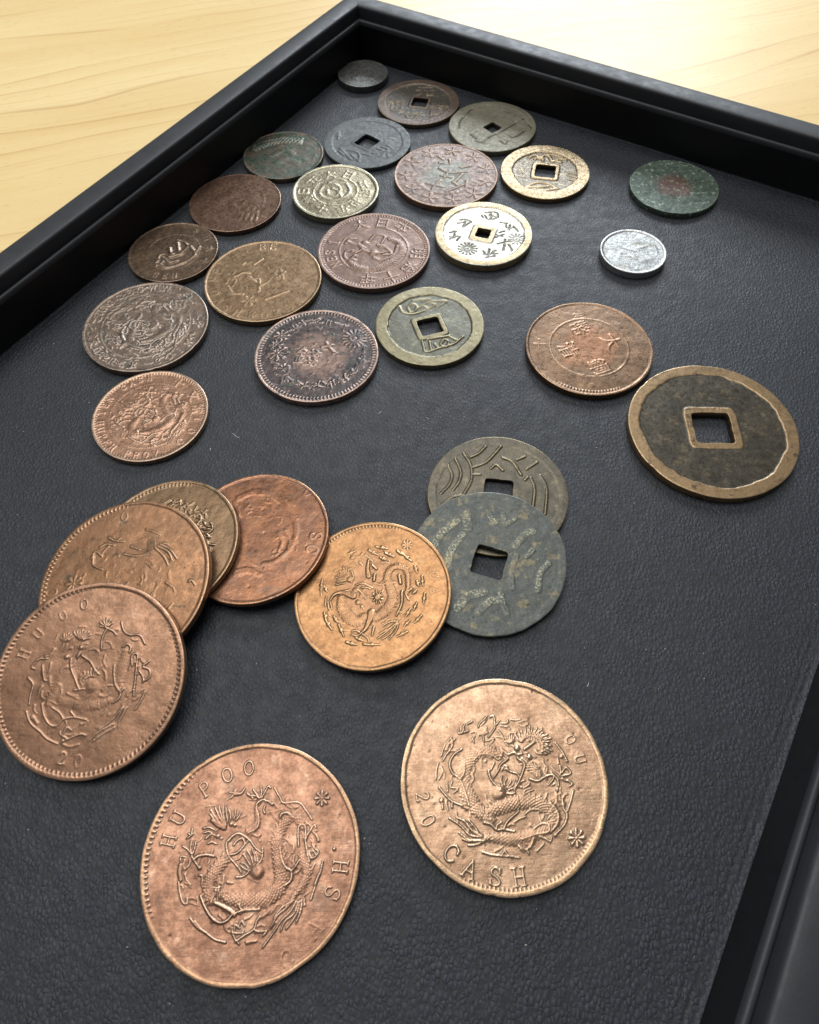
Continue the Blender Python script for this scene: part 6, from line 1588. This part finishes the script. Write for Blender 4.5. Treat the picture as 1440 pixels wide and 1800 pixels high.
def S(r, g, b):          # aged metal: a little greyer and darker than the bare hue
    l = .3 * r + .55 * g + .15 * b
    return srgb(*[(c * .87 + l * .13) * .89 for c in (r, g, b)])
VERD = S(86, 104, 88)
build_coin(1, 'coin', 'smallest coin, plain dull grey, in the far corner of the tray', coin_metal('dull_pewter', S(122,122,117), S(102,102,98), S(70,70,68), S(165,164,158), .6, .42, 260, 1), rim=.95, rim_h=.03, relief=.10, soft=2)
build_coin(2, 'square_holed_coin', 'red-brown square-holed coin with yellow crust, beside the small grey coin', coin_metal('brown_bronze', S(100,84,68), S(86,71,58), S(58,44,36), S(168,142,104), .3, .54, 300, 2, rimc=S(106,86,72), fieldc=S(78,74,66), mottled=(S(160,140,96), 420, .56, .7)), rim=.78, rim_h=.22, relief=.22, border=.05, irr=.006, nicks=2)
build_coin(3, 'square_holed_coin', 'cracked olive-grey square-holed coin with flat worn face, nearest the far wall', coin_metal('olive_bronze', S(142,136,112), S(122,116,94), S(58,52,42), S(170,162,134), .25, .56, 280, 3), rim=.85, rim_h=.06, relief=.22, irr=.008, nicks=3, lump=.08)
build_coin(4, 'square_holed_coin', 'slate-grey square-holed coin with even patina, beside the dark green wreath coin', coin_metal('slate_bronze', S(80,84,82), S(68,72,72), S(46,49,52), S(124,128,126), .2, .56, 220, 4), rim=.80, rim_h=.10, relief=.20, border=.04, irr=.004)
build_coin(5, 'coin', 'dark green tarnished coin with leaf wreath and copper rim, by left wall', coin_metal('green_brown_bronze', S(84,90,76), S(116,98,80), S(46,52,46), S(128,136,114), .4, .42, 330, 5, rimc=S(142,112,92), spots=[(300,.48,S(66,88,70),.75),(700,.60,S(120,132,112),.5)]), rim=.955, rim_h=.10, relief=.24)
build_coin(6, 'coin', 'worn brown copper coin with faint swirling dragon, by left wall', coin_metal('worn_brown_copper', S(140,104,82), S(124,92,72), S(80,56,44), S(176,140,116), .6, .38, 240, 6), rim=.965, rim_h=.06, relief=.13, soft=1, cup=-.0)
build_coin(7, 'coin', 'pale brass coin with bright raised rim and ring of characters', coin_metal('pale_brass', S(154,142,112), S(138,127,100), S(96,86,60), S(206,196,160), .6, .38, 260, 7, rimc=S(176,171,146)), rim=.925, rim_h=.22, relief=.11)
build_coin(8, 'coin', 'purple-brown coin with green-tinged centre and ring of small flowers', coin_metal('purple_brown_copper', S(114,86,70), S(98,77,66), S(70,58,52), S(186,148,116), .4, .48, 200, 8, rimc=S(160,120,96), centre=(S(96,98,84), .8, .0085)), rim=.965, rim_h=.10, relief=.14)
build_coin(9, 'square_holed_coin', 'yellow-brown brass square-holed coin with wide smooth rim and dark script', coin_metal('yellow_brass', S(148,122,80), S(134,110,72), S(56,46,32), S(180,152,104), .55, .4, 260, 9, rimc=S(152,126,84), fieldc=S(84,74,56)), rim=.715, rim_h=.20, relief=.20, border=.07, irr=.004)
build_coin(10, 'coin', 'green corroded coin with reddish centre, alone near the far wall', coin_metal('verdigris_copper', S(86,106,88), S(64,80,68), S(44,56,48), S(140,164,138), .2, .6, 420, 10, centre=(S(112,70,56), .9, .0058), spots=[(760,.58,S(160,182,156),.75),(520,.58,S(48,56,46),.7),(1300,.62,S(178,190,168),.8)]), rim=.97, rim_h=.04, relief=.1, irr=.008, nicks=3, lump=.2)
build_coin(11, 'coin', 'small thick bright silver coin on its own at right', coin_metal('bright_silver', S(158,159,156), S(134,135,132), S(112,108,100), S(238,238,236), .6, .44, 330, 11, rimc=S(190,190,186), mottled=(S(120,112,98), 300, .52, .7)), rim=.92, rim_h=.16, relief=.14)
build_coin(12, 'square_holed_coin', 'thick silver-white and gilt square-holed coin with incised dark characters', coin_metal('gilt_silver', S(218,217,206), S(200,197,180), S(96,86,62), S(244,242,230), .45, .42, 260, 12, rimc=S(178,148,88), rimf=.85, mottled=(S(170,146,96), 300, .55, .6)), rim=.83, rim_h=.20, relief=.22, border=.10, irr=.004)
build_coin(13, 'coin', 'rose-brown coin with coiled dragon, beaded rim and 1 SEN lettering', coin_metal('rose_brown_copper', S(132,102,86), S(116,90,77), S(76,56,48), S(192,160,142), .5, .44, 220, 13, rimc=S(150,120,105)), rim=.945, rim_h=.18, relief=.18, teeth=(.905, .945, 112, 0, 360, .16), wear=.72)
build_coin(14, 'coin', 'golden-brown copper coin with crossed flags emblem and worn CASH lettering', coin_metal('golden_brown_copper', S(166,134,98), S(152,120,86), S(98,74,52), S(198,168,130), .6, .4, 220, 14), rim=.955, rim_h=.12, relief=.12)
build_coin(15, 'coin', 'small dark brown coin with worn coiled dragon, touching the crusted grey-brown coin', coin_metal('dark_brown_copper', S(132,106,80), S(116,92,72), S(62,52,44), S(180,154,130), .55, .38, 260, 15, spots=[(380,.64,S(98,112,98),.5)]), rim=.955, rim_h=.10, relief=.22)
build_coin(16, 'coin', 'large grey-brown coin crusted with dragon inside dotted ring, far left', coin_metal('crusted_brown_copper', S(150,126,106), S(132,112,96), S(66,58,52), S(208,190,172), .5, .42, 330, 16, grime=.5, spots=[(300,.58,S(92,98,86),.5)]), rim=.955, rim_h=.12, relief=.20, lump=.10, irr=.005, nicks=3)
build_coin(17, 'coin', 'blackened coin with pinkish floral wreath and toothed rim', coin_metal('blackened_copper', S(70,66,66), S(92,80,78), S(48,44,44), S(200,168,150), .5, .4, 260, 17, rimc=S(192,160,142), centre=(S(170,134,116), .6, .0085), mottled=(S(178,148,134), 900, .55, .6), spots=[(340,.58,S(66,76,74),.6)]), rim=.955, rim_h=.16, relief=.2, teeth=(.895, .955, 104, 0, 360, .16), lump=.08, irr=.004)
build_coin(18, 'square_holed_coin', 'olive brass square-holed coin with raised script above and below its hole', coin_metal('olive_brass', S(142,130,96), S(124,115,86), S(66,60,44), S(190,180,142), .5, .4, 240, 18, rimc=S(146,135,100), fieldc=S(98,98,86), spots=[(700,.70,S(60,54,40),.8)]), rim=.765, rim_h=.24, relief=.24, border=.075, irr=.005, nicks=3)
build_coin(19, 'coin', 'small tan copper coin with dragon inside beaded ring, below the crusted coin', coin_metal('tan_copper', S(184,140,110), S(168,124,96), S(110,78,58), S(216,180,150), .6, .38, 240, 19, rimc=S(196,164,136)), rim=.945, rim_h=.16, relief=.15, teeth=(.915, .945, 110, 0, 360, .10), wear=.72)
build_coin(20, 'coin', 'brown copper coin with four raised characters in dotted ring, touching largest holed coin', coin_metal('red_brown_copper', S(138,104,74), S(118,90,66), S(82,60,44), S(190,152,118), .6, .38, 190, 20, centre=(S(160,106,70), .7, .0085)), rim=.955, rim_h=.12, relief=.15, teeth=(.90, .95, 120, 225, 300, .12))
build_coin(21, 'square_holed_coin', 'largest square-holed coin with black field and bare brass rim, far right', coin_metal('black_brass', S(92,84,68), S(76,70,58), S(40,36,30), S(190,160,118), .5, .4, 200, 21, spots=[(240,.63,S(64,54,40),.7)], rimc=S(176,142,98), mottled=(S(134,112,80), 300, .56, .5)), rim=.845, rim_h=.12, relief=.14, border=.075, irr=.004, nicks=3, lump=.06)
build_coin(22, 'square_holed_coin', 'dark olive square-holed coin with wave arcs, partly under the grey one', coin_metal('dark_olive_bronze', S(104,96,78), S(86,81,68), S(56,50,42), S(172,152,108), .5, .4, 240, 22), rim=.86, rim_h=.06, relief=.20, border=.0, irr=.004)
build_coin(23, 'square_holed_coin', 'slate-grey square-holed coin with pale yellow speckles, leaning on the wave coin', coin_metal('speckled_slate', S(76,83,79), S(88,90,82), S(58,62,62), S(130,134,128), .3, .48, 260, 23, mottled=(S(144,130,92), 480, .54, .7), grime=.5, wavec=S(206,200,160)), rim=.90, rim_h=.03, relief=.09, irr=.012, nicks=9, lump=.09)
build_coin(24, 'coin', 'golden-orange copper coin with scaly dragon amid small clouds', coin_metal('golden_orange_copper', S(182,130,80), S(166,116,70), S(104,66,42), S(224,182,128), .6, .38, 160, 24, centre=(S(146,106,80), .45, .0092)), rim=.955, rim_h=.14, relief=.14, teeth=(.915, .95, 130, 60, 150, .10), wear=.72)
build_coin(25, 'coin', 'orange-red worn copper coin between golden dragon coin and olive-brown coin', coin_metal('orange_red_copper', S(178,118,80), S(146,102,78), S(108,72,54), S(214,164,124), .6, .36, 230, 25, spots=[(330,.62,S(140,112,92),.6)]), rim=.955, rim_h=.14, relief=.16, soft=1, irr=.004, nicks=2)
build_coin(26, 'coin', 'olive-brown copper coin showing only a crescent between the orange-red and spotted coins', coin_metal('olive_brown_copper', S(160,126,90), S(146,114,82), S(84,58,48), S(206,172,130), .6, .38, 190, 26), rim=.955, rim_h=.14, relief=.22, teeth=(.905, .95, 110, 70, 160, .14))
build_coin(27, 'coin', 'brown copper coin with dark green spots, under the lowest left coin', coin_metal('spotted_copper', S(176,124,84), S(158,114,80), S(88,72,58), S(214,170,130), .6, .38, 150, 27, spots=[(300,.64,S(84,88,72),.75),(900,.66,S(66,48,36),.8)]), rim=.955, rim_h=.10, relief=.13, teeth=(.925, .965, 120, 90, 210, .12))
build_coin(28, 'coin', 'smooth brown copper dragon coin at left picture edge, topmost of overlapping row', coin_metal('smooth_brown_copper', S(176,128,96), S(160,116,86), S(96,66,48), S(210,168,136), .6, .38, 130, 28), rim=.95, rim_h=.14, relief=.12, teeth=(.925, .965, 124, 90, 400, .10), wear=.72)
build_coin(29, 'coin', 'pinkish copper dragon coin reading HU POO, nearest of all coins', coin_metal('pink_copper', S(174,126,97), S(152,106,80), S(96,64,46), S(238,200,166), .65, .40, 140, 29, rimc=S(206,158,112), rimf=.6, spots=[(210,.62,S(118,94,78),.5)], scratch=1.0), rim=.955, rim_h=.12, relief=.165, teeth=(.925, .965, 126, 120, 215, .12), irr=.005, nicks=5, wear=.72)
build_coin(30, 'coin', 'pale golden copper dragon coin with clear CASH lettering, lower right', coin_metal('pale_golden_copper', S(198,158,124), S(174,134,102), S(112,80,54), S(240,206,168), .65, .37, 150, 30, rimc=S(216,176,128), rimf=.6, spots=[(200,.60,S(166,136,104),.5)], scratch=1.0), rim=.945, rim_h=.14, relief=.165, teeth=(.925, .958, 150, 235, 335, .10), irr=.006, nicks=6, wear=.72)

# ------------------------------------------------------------------ dust on the leather
def dust():
    rng = random.Random(11); V, Q = [], []
    def speck(x, y, z, a, l, w, hgt):
        ca, sa = math.cos(a), math.sin(a); b = len(V)
        for sx, sy in ((-1, -1), (1, -1), (1, 1), (-1, 1)):
            for zz in (0, 1):
                f = .6 if zz else 1.0; px, py = sx * l * f, sy * w * f
                V.append(((x + px * ca - py * sa) * MM, (y + px * sa + py * ca) * MM, (z + zz * hgt) * MM))
        Q.extend([(b+1, b+3, b+5, b+7), (b, b+2, b+3, b+1), (b+2, b+4, b+5, b+3), (b+4, b+6, b+7, b+5), (b+6, b, b+1, b+7)])
    for i in range(260):
        n, d = rng.uniform(NL + 5, NR - 1), rng.uniform(-35, DF - 8); x, y, _ = tr(n, d, 0)
        speck(x / MM, y / MM, .02, rng.uniform(0, 3.1), rng.uniform(.04, .13), rng.uniform(.03, .06), .06)
    for (x, y, a, l) in ((-36, 88, 2.1, .45), (-35.2, 87.3, 2.5, .35), (-5.5, 92.5, .5, .4), (4.5, 90.6, 2.2, .35), (-40.5, 84.4, 1.6, .25), (29, 33, .8, .3)):
        for q in range(3): speck(x + (q - 1) * l * .8 * math.cos(a + q * .25), y + (q - 1) * l * .8 * math.sin(a + q * .25), .05, a + q * .25, l * .5, .045, .05)
    s = NT('pale_dust'); mt = s.out(Base_Color=(.62, .62, .60, 1), Roughness=.9)
    o = mesh_obj('dust_specks', V, Q, mt, smooth=False)
    tag(o, 'pale dust specks and lint scattered on the black leather lining', 'dust', None, 'stuff')
dust()
